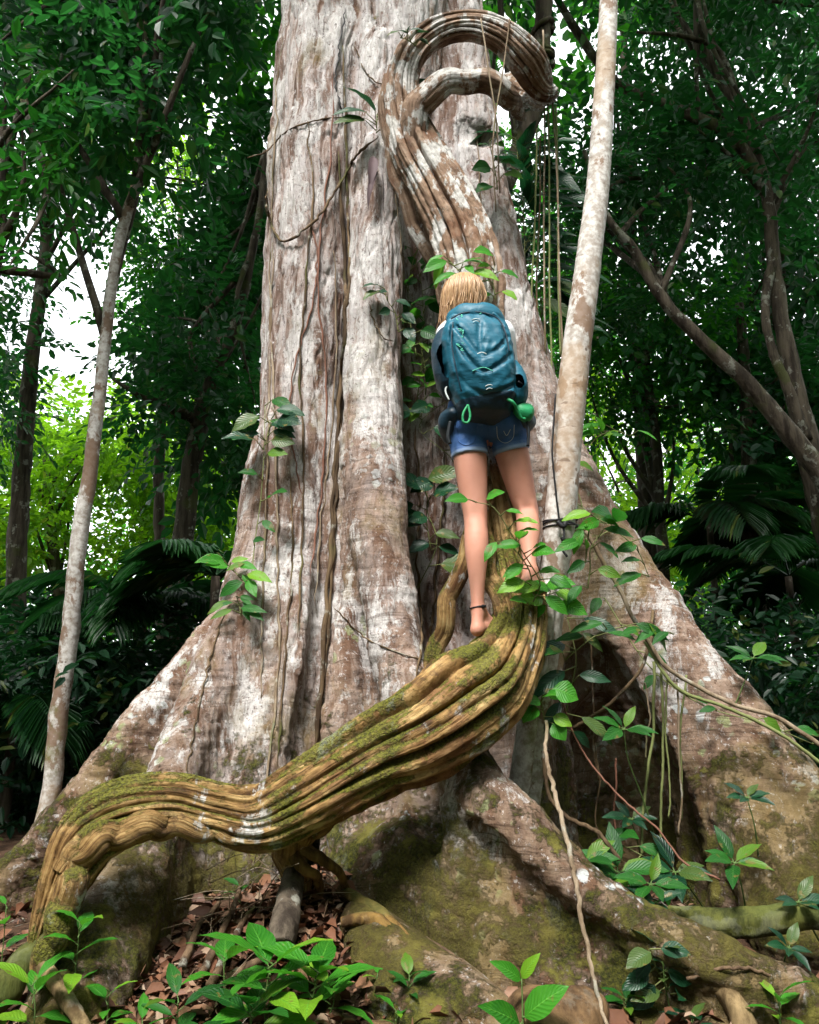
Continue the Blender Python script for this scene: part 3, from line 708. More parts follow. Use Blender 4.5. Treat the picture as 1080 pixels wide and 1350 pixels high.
    uv = np.stack((np.broadcast_to(ph / (2 * np.pi) , (n, nth)) + twist * arc / 6.28, np.broadcast_to(arc, (n, nth))), -1).reshape(-1, 2)
    uv = np.vstack((uv, uv[0], uv[-1]))
    hz = np.clip((Vf[:, 2] - 1.75) / .8, 0, 1)
    return np_mesh(name, Vf, [F, F3], M['liana'], parent, True, uv, {'high': hz, 'groove': np.append((1 - rid).ravel(), (0, 0))})
lo_ = W(70, 1240, 3.0)
liana = thing('giant_liana', 'thick folded woody vine arching from mossy ground up to a loop against the giant trunk', 'liana', lo_)
liana_strand([(40, 1285, 2.94, 14), (60, 1215, 2.96, 22), (86, 1148, 2.98, 31), (116, 1096, 3.01, 39), (166, 1066, 3.06, 40), (230, 1057, 3.10, 34), (290, 1072, 3.13, 32), (345, 1082, 3.14, 39),
    (400, 1056, 3.14, 46), (450, 1025, 3.16, 50), (505, 990, 3.19, 55), (560, 960, 3.22, 62), (610, 924, 3.28, 67), (654, 886, 3.37, 54), (679, 836, 3.46, 40), (684, 785, 3.55, 32), (671, 730, 3.65, 26), (661, 660, 3.72, 24),
    (650, 590, 3.76, 27), (640, 510, 3.81, 31), (633, 450, 3.86, 33), (624, 375, 3.92, 38), (606, 310, 3.95, 38), (576, 248, 3.97, 35), (548, 195, 3.97, 33), (533, 148, 3.96, 26), (532, 108, 3.95, 22), (549, 70, 3.93, 20), (583, 44, 3.90, 19), (626, 36, 3.86, 19),
    (666, 50, 3.86, 22), (696, 80, 3.92, 25), (712, 112, 4.06, 24, .6), (712, 126, 4.3, 20, .6), (700, 128, 4.6, 18), (676, 110, 4.9, 18)], 900, 300, 22, 1, .22, .34, 'stem', parent=liana)
liana_strand([(548, 225, 3.93, 9), (544, 172, 3.90, 14), (554, 138, 3.87, 17), (582, 114, 3.85, 16), (618, 106, 3.86, 15), (650, 114, 3.90, 16), (672, 132, 3.98, 15), (684, 148, 4.10, 10), (688, 156, 4.2, 4)], 200, 84, 6, 4, .5, .34, 'side_stem', parent=liana)
liana_strand([(510, 100, 4.02, 8), (514, 170, 4.04, 13), (530, 236, 4.06, 15), (552, 296, 4.08, 15), (576, 344, 4.10, 14), (592, 400, 4.12, 11)], 140, 64, 5, 8, .5, .30, 'side_stem', parent=liana)
liana_strand([(640, 640, 3.72, 8), (628, 690, 3.66, 9), (612, 740, 3.66, 10), (592, 790, 3.70, 11), (578, 850, 3.74, 12), (566, 905, 3.78, 12)], 110, 44, 4, 11, .8, .26, 'side_stem', parent=liana)
liana_strand([(648, 640, 3.68, 7), (638, 700, 3.60, 9), (648, 760, 3.52, 11), (668, 820, 3.43, 13), (688, 870, 3.42, 13), (680, 930, 3.36, 11)], 110, 44, 4, 14, .8, .26, 'side_stem', parent=liana)
liana_strand([(86, 1150, 2.93, 12), (108, 1122, 2.93, 17), (150, 1102, 2.96, 18), (210, 1088, 3.02, 16), (270, 1096, 3.07, 12), (330, 1104, 3.1, 8)], 160, 56, 4, 17, .4, .30, 'side_stem', parent=liana)
liana_strand([(128, 1090, 3.0, 10), (106, 1122, 2.95, 17), (90, 1185, 2.91, 19), (70, 1240, 2.88, 16), (50, 1300, 2.86, 12)], 160, 56, 4, 18, .4, .30, 'side_stem', parent=liana)
# foot where it roots again
liana_strand([(440, 1040, 3.22, 34), (402, 1078, 3.24, 32), (382, 1110, 3.3, 24), (388, 1140, 3.36, 18), (398, 1175, 3.42, 16)], 90, 56, 6, 21, .8, .3, 'root_foot', parent=liana)
rm = MB()
tube(rm, wpts([(392, 1118, 3.3), (418, 1128, 3.27), (442, 1146, 3.3), (460, 1172, 3.42)]), (.026, .014), 12, 24, .010, seed=1)
tube(rm, wpts([(385, 1122, 3.28), (398, 1142, 3.27), (420, 1156, 3.30), (424, 1182, 3.4)]), (.026, .016), 12, 24, .010, seed=2)
rm.build('rootlet', M['root'], liana)
# ------------------------------------------------------------------ the climber
def rows(*L): return wpts(L)
J = {k: W(*v) for k, v in dict(
    pelvis=(640, 560, 3.53), hipL=(617, 572, 3.52), hipR=(668, 570, 3.53), kneeL=(627, 682, 3.49), kneeR=(695, 676, 3.57),
    ankL=(630, 803, 3.40), ankR=(699, 750, 3.41), heelL=(629, 830, 3.375), heelR=(694, 768, 3.38), ballL=(647, 824, 3.455), ballR=(708, 779, 3.42), toeL=(654, 816, 3.49), toeR=(714, 781, 3.475),
    waist=(637, 515, 3.55), chest=(628, 462, 3.58), shL=(593, 442, 3.58), shR=(661, 440, 3.58), neck=(618, 428, 3.60), head=(612, 394, 3.635),
    elL=(583, 492, 3.72), elR=(671, 497, 3.71), wrL=(592, 466, 3.80), wrR=(668, 462, 3.81)).items()}
pf = Field((.02, 3.22, 1.18), (.80, 4.10, 3.08), .0058)
def cp(a, b, ra, rb, k=.03, f=pf, sc=(1, 1, 1)): f.cone(a, b, ra, rb, k, 'u', sc)
def lerp(a, b, t): return np.asarray(a) * (1 - t) + np.asarray(b) * t
def leg(f, hip, knee, ank, heel, ball, toe, grow=0.0, side=-1):
    back = np.array((0, -.014, 0)); K = .004
    S_ = [(hip, .080), (lerp(hip, knee, .3), .076), (lerp(hip, knee, .6), .067), (lerp(hip, knee, .85), .057), (lerp(hip, knee, 1.0), .0525), (lerp(knee, ank, .10) + back * .3, .0505), (lerp(knee, ank, .26) + back, .0525), (lerp(knee, ank, .42) + back * 1.1, .0490), (lerp(knee, ank, .62) + back * .6, .0385), (lerp(knee, ank, .82), .0300), (ank, .0270)]
    Q = catmull(np.array([(*q[0], q[1]) for q in S_]), 34)
    for i in range(len(Q) - 1): cp(Q[i, :3], Q[i + 1, :3], Q[i, 3], Q[i + 1, 3], K, f)
    # hollow behind the knee between two tendons, heel cord, ankle bones
    for sd in (-1, 1): cp(lerp(hip, knee, .90) + np.array((sd * .024, -.036, 0)), lerp(knee, ank, .10) + np.array((sd * .026, -.034, 0)), .012, .011, .014, f)
    cp(lerp(knee, ank, .72) + np.array((0, -.022, 0)), heel + np.array((0, -.004, .01)), .013, .014, .014, f)
    cp(ank, heel, .026, .026, .012, f)
    for sd in (-1, 1): cp(ank + np.array((sd * .022, .005, 0)), ank + np.array((sd * .017, .01, -.02)), .011, .009, .012, f)
    cp(heel, ball, .026, .029, .015, f); cp(lerp(ank, ball, .2), ball, .028, .023, .02, f)
    dirn = nrm(toe - ball); acr = nrm(np.cross(dirn, (0, 0, 1)))
    for q in range(5):
        o = (q - 2) * .0165 * side; L = [.052, .046, .042, .036, .028][q]
        st = ball + acr * o * .95; mid = st + dirn * L * .6 + np.array((0, 0, .004)); en = st + dirn * L + np.array((0, 0, -.005))
        cp(st, mid, .011, .0095, .008, f); cp(mid, en, .0095, .009 if q else .0115, .004, f)
def hand(f, wr, fdir, wdir, nv):
    """fdir along the fingers, wdir index->little finger, nv out of the palm"""
    fdir, wdir, nv = nrm(fdir), nrm(wdir), nrm(nv)
    for o in (-.026, -.009, .009, .026): cp(wr + fdir * .012 + wdir * o * .6, wr + fdir * .085 + wdir * o, .017, .0125, .012, f)
    for o, L in ((-.030, .071), (-.010, .079), (.010, .074), (.029, .058)):
        a = wr + fdir * .088 + wdir * o; b = a + (fdir * .92 + nv * .38) * L * .42; c = b + (fdir * .55 + nv * .83) * L * .33; d = c + (fdir * .15 + nv * .99) * L * .27
        cp(a, b, .0105, .0095, .004, f); cp(b, c, .0095, .0085, .003, f); cp(c, d, .0085, .0072, .003, f)
    a = wr + fdir * .022 - wdir * .026; b = a - wdir * .030 + fdir * .022 + nv * .008; c = b - wdir * .010 + fdir * .030 + nv * .014; d = c + fdir * .022 + nv * .012
    cp(a, b, .0155, .0125, .010, f); cp(b, c, .0118, .0105, .003, f); cp(c, d, .0102, .0085, .003, f)
leg(pf, J['hipL'], J['kneeL'], J['ankL'], J['heelL'], J['ballL'], J['toeL'], 0, -1)
leg(pf, J['hipR'], J['kneeR'], J['ankR'], J['heelR'], J['ballR'], J['toeR'], 0, 1)
SQ = (1, 1.45, 1)
def torso(f, g=0.0, low=True):
    if low:
        pv_ = J['pelvis'] + np.array((.002, 0, .045))
        cp(pv_ + np.array((-.052, 0, 0)), pv_ + np.array((.052, 0, 0)), .110 + g, .110 + g, .04, f)
        cp(pv_, lerp(J['pelvis'], J['waist'], .5), .130 + g, .130 + g, .05, f, (1, 1.25, 1))
        for s_ in (-1, 1): cp(J['pelvis'] + np.array((s_ * .078, -.050, -.005)), J['pelvis'] + np.array((s_ * .07, -.03, .06)), .076 + g, .07 + g, .03, f)
    cp(lerp(J['pelvis'], J['waist'], .5), J['waist'], .135 + g, .122 + g, .05, f, SQ)
    cp(J['waist'], J['chest'], .122 + g, .145 + g, .06, f, SQ)
    cp(J['chest'], lerp(J['chest'], J['neck'], .55), .145 + g, .095 + g, .06, f, SQ)
    cp(lerp(J['shL'], J['neck'], .25), lerp(J['shR'], J['neck'], .25), .052 + g, .052 + g, .05, f)
torso(pf); cp(lerp(J['chest'], J['neck'], .6), J['head'] + np.array((0, -.01, -.05)), .060, .048, .03)
for s_ in 'LR':
    cp(J['sh' + s_], J['el' + s_], .046, .038, .03); cp(J['el' + s_], lerp(J['el' + s_], J['wr' + s_], .4), .036, .037, .02); cp(lerp(J['el' + s_], J['wr' + s_], .4), J['wr' + s_], .037, .025, .02)
hand(pf, J['wrL'], (.25, .95, .25), (.1, .25, -.95), (1, .1, 0)); hand(pf, J['wrR'], (-.25, .95, .25), (-.1, .25, -.95), (-1, .1, 0))
# head with a face turned to the trunk
hd = J['head']; pf.cone(hd + np.array((0, -.018, .018)), hd + np.array((0, .018, .014)), .084, .080, .02, 'u', (1.08, 1, .92))
cp(hd + np.array((0, .03, -.02)), hd + np.array((0, .062, -.078)), .064, .030, .04); cp(hd + np.array((0, .088, .012)), hd + np.array((0, .108, -.022)), .010, .014, .012)
for s_ in (-1, 1):
    pf.cone(hd + np.array((s_ * .031, .100, .014)), hd + np.array((s_ * .040, .096, .014)), .013, .012, .012, 'c'); cp(hd + np.array((s_ * .032, .082, .013)), hd + np.array((s_ * .033, .083, .013)), .0125, .0125, .004)
    cp(hd + np.array((s_ * .08, .0, .01)), hd + np.array((s_ * .083, -.008, -.025)), .014, .010, .008, pf, (2.0, 1, 1))
    cp(hd + np.array((s_ * .006, .094, -.047)), hd + np.array((s_ * .018, .088, -.046)), .007, .005, .005)
pv, pq = pf.surface(); del pf.F; pv = relax(pv, pq, 4, .5)
base = (J['heelL'] + J['toeR']) / 2
person = thing('person', 'barefoot climber in denim shorts and white shirt hugging the thick woody vine, seen from behind', 'person', base)
# the body itself: one continuous mesh
body = np_mesh('body', pv, [pq], M['skin'], person)
def cloth(name, build, lo, hi, mat, h=.0062, cut=None, attr=None, rel=3):
    f = Field(lo, hi, h); build(f); Xc, Yc, Zc = f.grid((slice(None),) * 3)
    f.F = f.F + .006 * fbm(Xc, Yc, Zc * .7, 13, 2, 8)
    if cut is not None: f.F = np.maximum(f.F, cut(Xc, Yc, Zc))
    vv, qq = f.surface(); vv = relax(vv, qq, rel, .4)
    return np_mesh(name, vv, [qq], mat, person, True, None, attr(vv) if attr else None)
hemL, hemR = W(619, 604, 3.52), W(673, 597, 3.55)
def b_shorts(f):
    torso(f, .012); 
    for hp, kn, hm in ((J['hipL'], J['kneeL'], hemL), (J['hipR'], J['kneeR'], hemR)):
        ax = nrm(kn - hp); end = hp + ax * np.dot(hm - hp, ax)
        cp(hp, end, .092, .082, .006, f); cp(end - ax * .030, end - ax * .004, .0855, .087, .003, f)
def hem_d(p):
    r = []
    for hp, kn, hm in ((J['hipL'], J['kneeL'], hemL), (J['hipR'], J['kneeR'], hemR)):
        ax = nrm(kn - hp); end = hp + ax * np.dot(hm - hp, ax); r.append(((p - end) @ ax, hp, end))
    return r
def cut_shorts(Xc, Yc, Zc):
    Xc, Yc, Zc = np.broadcast_arrays(Xc, Yc, Zc); mid = (J['hipL'][0] + J['hipR'][0]) / 2
    out = []
    for hp, kn, hm in ((J['hipL'], J['kneeL'], hemL), (J['hipR'], J['kneeR'], hemR)):
        ax = nrm(kn - hp); end = hp + ax * np.dot(hm - hp, ax); out.append((Xc - end[0]) * ax[0] + (Yc - end[1]) * ax[1] + (Zc - end[2]) * ax[2])
    return np.maximum(np.where(Xc < mid, out[0], out[1]), Zc - (J['waist'][2] - .02))
def at_shorts(vv):
    r = hem_d(vv); mid = (J['hipL'][0] + J['hipR'][0]) / 2; d_ = np.where(vv[:, 0] < mid, r[0][0], r[1][0])
    return {'fade': np.clip((d_ + .024) / .010, 0, 1) * 1.1 + np.clip((d_ + .036) / .004, 0, 1) * .25 * (d_ < -.026)}
cloth('shorts', b_shorts, (.05, 3.3, 1.95), (.72, 3.85, 2.6), M['denim'], cut=cut_shorts, attr=at_shorts)
shorts = person.children[-1]
def on_shorts(pts, name, mat, r=.0016):
    from mathutils.bvhtree import BVHTree as BT
    o_ = origin_of(shorts); bt = BT.FromPolygons([tuple(np.array(v.co) + o_) for v in shorts.data.vertices], [tuple(f_.vertices) for f_ in shorts.data.polygons]); P = []
    for x, y in catmull(np.array([(a, b, 0) for a, b in pts], float), len(pts) * 6)[:, :2]:
        h = bt.ray_cast(Vector((0, 0, CAMZ)), Vector(nrm(W(x, y, 1.0) - np.array((0, 0, CAMZ)))))
        if h[0] is not None: P.append(np.array(h[0]) + np.array(h[1]) * .001)
    if len(P) > 3: m_ = MB(); tube(m_, P, r, 5, len(P)); m_.build(name, mat, shorts)
on_shorts([(655, 562), (657, 578), (666, 584), (676, 578), (678, 560)], 'pocket_stitching', M['white_cord'], .0011)
on_shorts([(603, 562), (604, 580), (614, 587), (625, 582), (628, 562)], 'pocket_stitching', M['denim'], .0020)
on_shorts([(643, 560), (644, 575), (645, 590)], 'centre_seam', M['denim'], .0022)
on_shorts([(664, 568), (668, 574), (673, 566)], 'pocket_stitching', M['white_cord'], .0011)
def b_shirt(f):
    torso(f, .010)
    for s_ in 'LR': cp(J['sh' + s_], lerp(J['sh' + s_], J['el' + s_], .62), .060, .058, .04, f)
def cut_shirt(Xc, Yc, Zc):
    return np.maximum(np.maximum(Zc - (J['neck'][2] - .0), (J['pelvis'][2] + .02) - Zc) + 0 * Xc + 0 * Yc, 0 * Xc + 0 * Yc + -1)
cloth('shirt', b_shirt, (.0, 3.3, 2.1), (.72, 3.95, 2.95), M['shirt'], cut=cut_shirt)
# hair: a cap plus fine locks falling to the shoulders
hf = Field(hd - .26, hd + .2, .0065)
hf.cone(hd + np.array((0, -.022, .020)), hd + np.array((0, .018, .022)), .096, .090, .02, 'u', (1.05, 1, .95))
hf.cone(hd + np.array((-.010, -.045, -.01)), hd + np.array((-.020, -.045, -.150)), .078, .066, .03, 'u', (1, 1.5, 1))
hf.cone(hd + np.array((0, .11, -.05)), hd + np.array((0, .12, .02)), .085, .07, .03, 'c', (.95, 1, .6))
hv, hq = hf.surface(); hv = relax(hv, hq, 2)
hair = np_mesh('hair', hv, [hq], M['hair'], person)
lk = MB(); rs = np.random.default_rng(5)
for i in range(300):
    az = rs.uniform(R(-205), R(25)); top = hd + np.array((-.002 + rs.normal() * .006, -.012 + rs.normal() * .012, .114))
    e = np.array((math.cos(az), math.sin(az), 0)); wid = .098 + rs.uniform(-.003, .008); L = rs.uniform(.14, .23)
    p1 = hd + e * np.array((wid * .66, wid * .72, 0)) + np.array((0, -.01, .092)); p2 = hd + e * wid * np.array((1, 1.02, 1)) + np.array((0, -.012, .02 + rs.normal() * .004))
    p3 = hd + e * (wid - .006) * np.array((.98, .92, 1)) + np.array((-.008, -.012, -.06)); p4 = hd + e * (wid - .014 + rs.normal() * .011) * np.array((.92, .8, 1)) + np.array((-.014 + rs.normal() * .006, -.012, -L))
    tube(lk, [top, p1, p2, p3, p4], [.003, .0048, .0056, .0048, .0012], 5, 16, .003, False, i)
for i in range(60):
    az = rs.uniform(R(-190), R(10)); e = np.array((math.cos(az), math.sin(az), 0)); w_ = .104 + abs(rs.normal()) * .008; z0 = rs.uniform(-.02, .10); L = rs.uniform(.14, .25)
    tube(lk, [hd + e * w_ * .8 + np.array((0, -.01, z0 * .9)), hd + e * w_ + np.array((0, -.012, z0 - .07)), hd + e * (w_ + rs.normal() * .008) * np.array((.97, .9, 1)) + np.array((-.01, -.012, -.09)), hd + e * (w_ + rs.normal() * .016) * np.array((.92, .8, 1)) + np.array((-.02 + rs.normal() * .012, -.014, -L))], [.0012, .0022, .0022, .0006], 4, 16, .004, False, i + 400)
lk.build('hair_strands', M['hair'], hair)
an = MB(); th_ = np.linspace(0, 2 * np.pi, 20); c_ = lerp(J['ankL'], J['kneeL'], .02)
ring = np.stack([c_ + np.array((.0335 * math.cos(t), .0335 * math.sin(t), .006 * math.cos(t))) for t in th_]); tube(an, ring, .0034, 6, 40, 0, False)
for t in (5.3, 5.55): tube(an, [c_ + np.array((.036 * math.cos(t), .036 * math.sin(t), -.004)), c_ + np.array((.038 * math.cos(t), .038 * math.sin(t), .008))], .006, 8, 4)
an.build('anklet', M['cord'], person)

# ------------------------------------------------------------------ backpack
PD = 3.37
pc = W(632, 482, PD); ps = mpp(482, PD)
pack = thing('backpack', 'teal hiking backpack with green loops worn by the climber', 'backpack', pc)
def pz(py): return W(632, py, PD)[2]
def pxx(px, py): return W(px, py, PD)[0]
prof_y = [406, 412, 420, 440, 470, 500, 525, 545, 556]
pl_ = [606, 596, 590, 584, 583, 588, 596, 603, 614]; pr_ = [644, 654, 660, 670, 677, 681, 681, 676, 664]
pzs = np.array([pz(y) for y in prof_y])[::-1]; pxl = np.array([pxx(a, y) for a, y in zip(pl_, prof_y)])[::-1]; pxr = np.array([pxx(a, y) for a, y in zip(pr_, prof_y)])[::-1]
pth = np.array([.03, .07, .09, .115, .125, .125, .115, .09, .04])
bf = Field((pxl.min() - .12, 3.1, pzs.min() - .08), (pxr.max() + .12, 3.6, pzs.max() + .08), .0062)
Xp, Yp, Zp = bf.grid((slice(None),) * 3)
l_, r_, t_ = np.interp(Zp, pzs, pxl), np.interp(Zp, pzs, pxr), np.interp(Zp, pzs, pth[::-1])
uc, uw = (l_ + r_) / 2, (r_ - l_) / 2
yb = 3.475 - .03 * (Zp - pc[2])
qd = (np.abs((Xp - uc) / uw) ** 2.8 + np.abs((Yp - (yb - t_ * .85)) / t_) ** 2.6) ** (1 / 2.7)
Dp = (qd - 1) * np.minimum(uw, t_) 
Dp = np.maximum(Dp, np.maximum(Zp - pzs.max(), pzs.min() - Zp))
Dp = Dp + .009 * fbm(Xp, Yp, Zp, 7, 3, 2) + .0045 * vnoise(Xp * 1.5 + Zp * .7, Yp, Zp * 1.3 - np.abs(Xp - pc[0]) * 1.1, 26, 6)
bf.F = Dp.astype(np.float32)
def face(px, py, off=0.0):
    """point on the pack's outer face under pixel (px,py)"""
    x, z = pxx(px, py), pz(py); l, r, t = np.interp(z, pzs, pxl), np.interp(z, pzs, pxr), np.interp(z, pzs, pth[::-1])
    e = min(abs((x - (l + r) / 2) / ((r - l) / 2)), .97); y = 3.475 - .03 * (z - pc[2]) - t * .85 - t * (1 - e ** 2.8) ** (1 / 2.6)
    return np.array((x, y - off, z))
seams = {'a': [(598, 440), (612, 460), (632, 483), (650, 476), (668, 452)], 'b': [(603, 470), (618, 490), (634, 503), (652, 496), (672, 476)], 'c': [(600, 505), (618, 522), (640, 530), (660, 524), (678, 512)],
         'd': [(630, 436), (629, 460), (632, 483)], 'e': [(594, 428), (606, 423), (624, 421), (642, 424), (656, 432), (664, 452), (668, 476)], 'f': [(596, 436), (594, 462), (600, 500), (607, 525)]}
for k_, pp in seams.items():
    P = np.array([face(*q) for q in pp]); bf.chain(P, .006, .012, 'c', n=24)
bv, bq = bf.surface(); bv = relax(bv, bq, 1, .4)
low_ = np.mean(bv[bq][:, :, 2], 1) < pz(528) + .02 * np.sin(np.mean(bv[bq][:, :, 0], 1) * 9 - 3)
v1, q1, _ = submesh(bv, bq, ~low_); pbody = np_mesh('main_body', v1, [q1], M['pack'], pack)
v1, q1, _ = submesh(bv, bq, low_); np_mesh('bottom_panel', v1, [q1], M['pack_dark'], pack)
def blob(name, P, r, mat, k=.03, h=.006, sc=(1, 1, 1), parent=pack):
    P = np.asarray(P, float); r = np.full(len(P), r) if np.isscalar(r) else np.array(r); m = r.max() + .03
    f = Field(P.min(0) - m, P.max(0) + m, h); f.chain(P, r, k, 'u', sc, n=len(P) * 3)
    Xc, Yc, Zc = f.grid((slice(None),) * 3); f.F = f.F + .005 * fbm(Xc, Yc, Zc, 16, 2, 4)
    vv, qq = f.surface(); vv = relax(vv, qq, 1); return np_mesh(name, vv, [qq], mat, parent)
blob('lid', [W(600, 421, 3.37), W(624, 416, 3.35), W(646, 420, 3.36), W(656, 428, 3.38)], [.038, .046, .044, .034], M['pack'])
blob('side_pocket', [W(588, 442, 3.43), W(585, 466, 3.41), W(589, 495, 3.41), W(594, 518, 3.42)], [.034, .044, .046, .034], M['pack_dark'], sc=(1, .7, 1))
blob('side_pocket', [W(677, 480, 3.39), W(682, 505, 3.38), W(682, 528, 3.39)], [.020, .034, .034], M['pack'], sc=(1, .7, 1))
blob('hip_pocket', [W(682, 535, 3.41), W(686, 541, 3.385), W(694, 546, 3.39), W(697, 540, 3.42)], [.016, .023, .024, .016], M['green_cloth'], sc=(1.1, 1, 1))
blob('hip_belt', [W(600, 545, 3.44), W(592, 556, 3.48), W(594, 572, 3.54), W(600, 578, 3.62)], [.03, .036, .034, .03], M['pack_dark'], sc=(1, .8, 1))
blob('hip_belt', [W(672, 545, 3.44), W(688, 550, 3.46), W(694, 556, 3.54), W(692, 560, 3.62)], [.026, .03, .03, .028], M['pack_dark'], sc=(1, .8, 1))
for s_, (a, b) in (('L', (597, 606)), ('R', (652, 643))):
    st = MB(); sh_ = J['sh' + s_]; inn = lerp(sh_, J['neck'], .30)
    pts = [W(b, 428, 3.44), inn + np.array((0, -.05, .058)), inn + np.array((0, .045, .058)), inn + np.array((0, .088, -.03)), lerp(sh_, J['chest'], .3) + np.array((0, .10, -.10)), lerp(sh_, J['waist'], .62) + np.array(((-.06 if s_ == 'L' else .06), .06, -.02)), W(594 if s_ == 'L' else 676, 520, 3.46)]
    C_ = catmull(pts, 40); T_, N_, B_ = frames(C_, (0, 0, 1.0)); 
    side = np.cross(T_, np.array((0, 0, 1.0))); side = np.where(np.linalg.norm(side, axis=1)[:, None] > .2, side, np.array((1.0, 0, 0))); side = np.tile(np.array((1.0, 0, 0)), (40, 1))
    nv_ = np.cross(T_, side); nv_ /= np.linalg.norm(nv_, axis=1)[:, None] + 1e-9
    Vs = np.concatenate([C_ - side * .026 - nv_ * .005, C_ + side * .026 - nv_ * .005, C_ + side * .026 + nv_ * .006, C_ - side * .026 + nv_ * .006])
    ix = np.arange(39); Fs = np.concatenate([np.stack((ix + 40 * a_, ix + 1 + 40 * a_, ix + 1 + 40 * b_, ix + 40 * b_), 1) for a_, b_ in ((0, 1), (1, 2), (2, 3), (3, 0))])
    st.add(Vs, Fs); st.build('shoulder_strap', M['pack_dark'], pack)
def cordpart(name, pts, r, mat, n=24, nseg=8, off=.004, pix=True, par=None):
    m = MB(); tube(m, [face(*q, off) for q in pts] if pix else pts, r, nseg, n); return m.build(name, mat, par or pack)
cordpart('piping', seams['e'], .0035, M['pack_dark'], 40, par=pbody); cordpart('piping', seams['f'], .003, M['pack_dark'], 30, par=pbody)
cordpart('seam', [(626, 482), (632, 480), (638, 482)], .0022, M['white_cord'], par=pbody); cordpart('seam', [(620, 503), (634, 499), (646, 503)], .0022, M['mint'], par=pbody)
cordpart('haul_loop', [W(634, 420, 3.33), W(640, 409, 3.34), W(647, 408, 3.34), W(651, 420, 3.33)], .006, M['webbing'], pix=False)
cordpart('green_loop', [W(617, 534, 3.29), W(611, 545, 3.285), W(611, 556, 3.285), W(617, 557, 3.285), W(620, 548, 3.287), W(617, 534, 3.29)], .0055, M['green_cloth'], 40, pix=False)
cordpart('green_loop', [W(668, 526, 3.31), W(676, 530, 3.30), W(682, 540, 3.32), W(688, 552, 3.34), W(692, 552, 3.35)], .0075, M['green_cloth'], 30, pix=False)
cordpart('pale_edge', [W(593, 505, 3.36), W(588, 512, 3.36), W(588, 518, 3.36), W(592, 527, 3.36)], .004, M['white_cord'], pix=False)
cordpart('hanging_strap', [W(694, 552, 3.39), W(697, 566, 3.39), W(696, 588, 3.39)], .007, M['webbing'], pix=False)
cordpart('hanging_strap', [W(594, 556, 3.40), W(591, 575, 3.40), W(593, 585, 3.40)], .009, M['webbing'], pix=False)
for q in range(3):
    cordpart('compression_strap', [W(670, 486 + 5 * q, 3.33), W(678, 489 + 5 * q, 3.34), W(685, 495 + 4 * q, 3.37)], .0045, M['webbing'], pix=False)
# buckles and the small mint print down the left of the panel
for (x, y) in ((682, 496), (686, 503)):
    m = MB(); tube(m, [W(x - 3, y, 3.335), W(x + 3, y + 4, 3.345)], .0055, 6, 4); m.build('buckle', M['webbing'], pbody)
pr = MB()
for (x, y, s_) in ((602, 447, 5), (606, 452, 5), (603, 458, 5), (607, 463, 6), (604, 469, 5), (608, 474, 4), (601, 430, 5), (606, 427, 4), (628, 421, 5), (634, 419, 4)):
    a_ = rs.uniform(0, 6.28); tube(pr, [face(x, y, .003), face(x + s_ * math.cos(a_), y + s_ * .6 * math.sin(a_), .003), face(x + s_ * .4, y + s_ * .8, .003)], .0022, 5, 8)
pr.build('lettering', M['mint'], pbody)
for cx_, cy_ in ((625, 436), (642, 522)):
    lg = MB(); tube(lg, [face(cx_ - 5, cy_ - 1, .003), face(cx_, cy_ - 3, .003), face(cx_ + 5, cy_ - 2, .003)], .0018, 5, 10); tube(lg, [face(cx_ - 4, cy_ + 3, .003), face(cx_, cy_ + 1, .003), face(cx_ + 4, cy_ + 2, .003)], .0015, 5, 10); lg.build('emblem', M['white_cord'], pbody)
# ------------------------------------------------------------------ forest foliage (numpy, leaf-sized faces)
LEAF6 = np.array([(0, 0, 0), (.40, .26, .0), (.40, .64, -.02), (0, 1, -.10), (-.40, .64, -.02), (-.40, .26, .0)])   # x across, y along, z normal
def leaves_mesh(P, D, N, L, Wd):
    """P base, D direction, N normal, L length, Wd width (all n rows) -> V, quads"""
    D = D / (np.linalg.norm(D, axis=1)[:, None] + 1e-9); S = np.cross(D, N); S /= np.linalg.norm(S, axis=1)[:, None] + 1e-9; N = np.cross(S, D)
    tpl = LEAF6.copy(); 
    V = P[:, None] + tpl[None, :, 0, None] * (Wd[:, None, None] * S[:, None]) + tpl[None, :, 1, None] * (L[:, None, None] * D[:, None]) + (tpl[None, :, 2, None] + .16 * np.abs(tpl[None, :, 0, None])) * (L[:, None, None] * N[:, None])
    k = np.arange(len(P))[:, None] * 6
    F = np.concatenate([k + np.array([[0, 1, 2, 3]]), k + np.array([[0, 3, 4, 5]])])
    return V.reshape(-1, 3), F
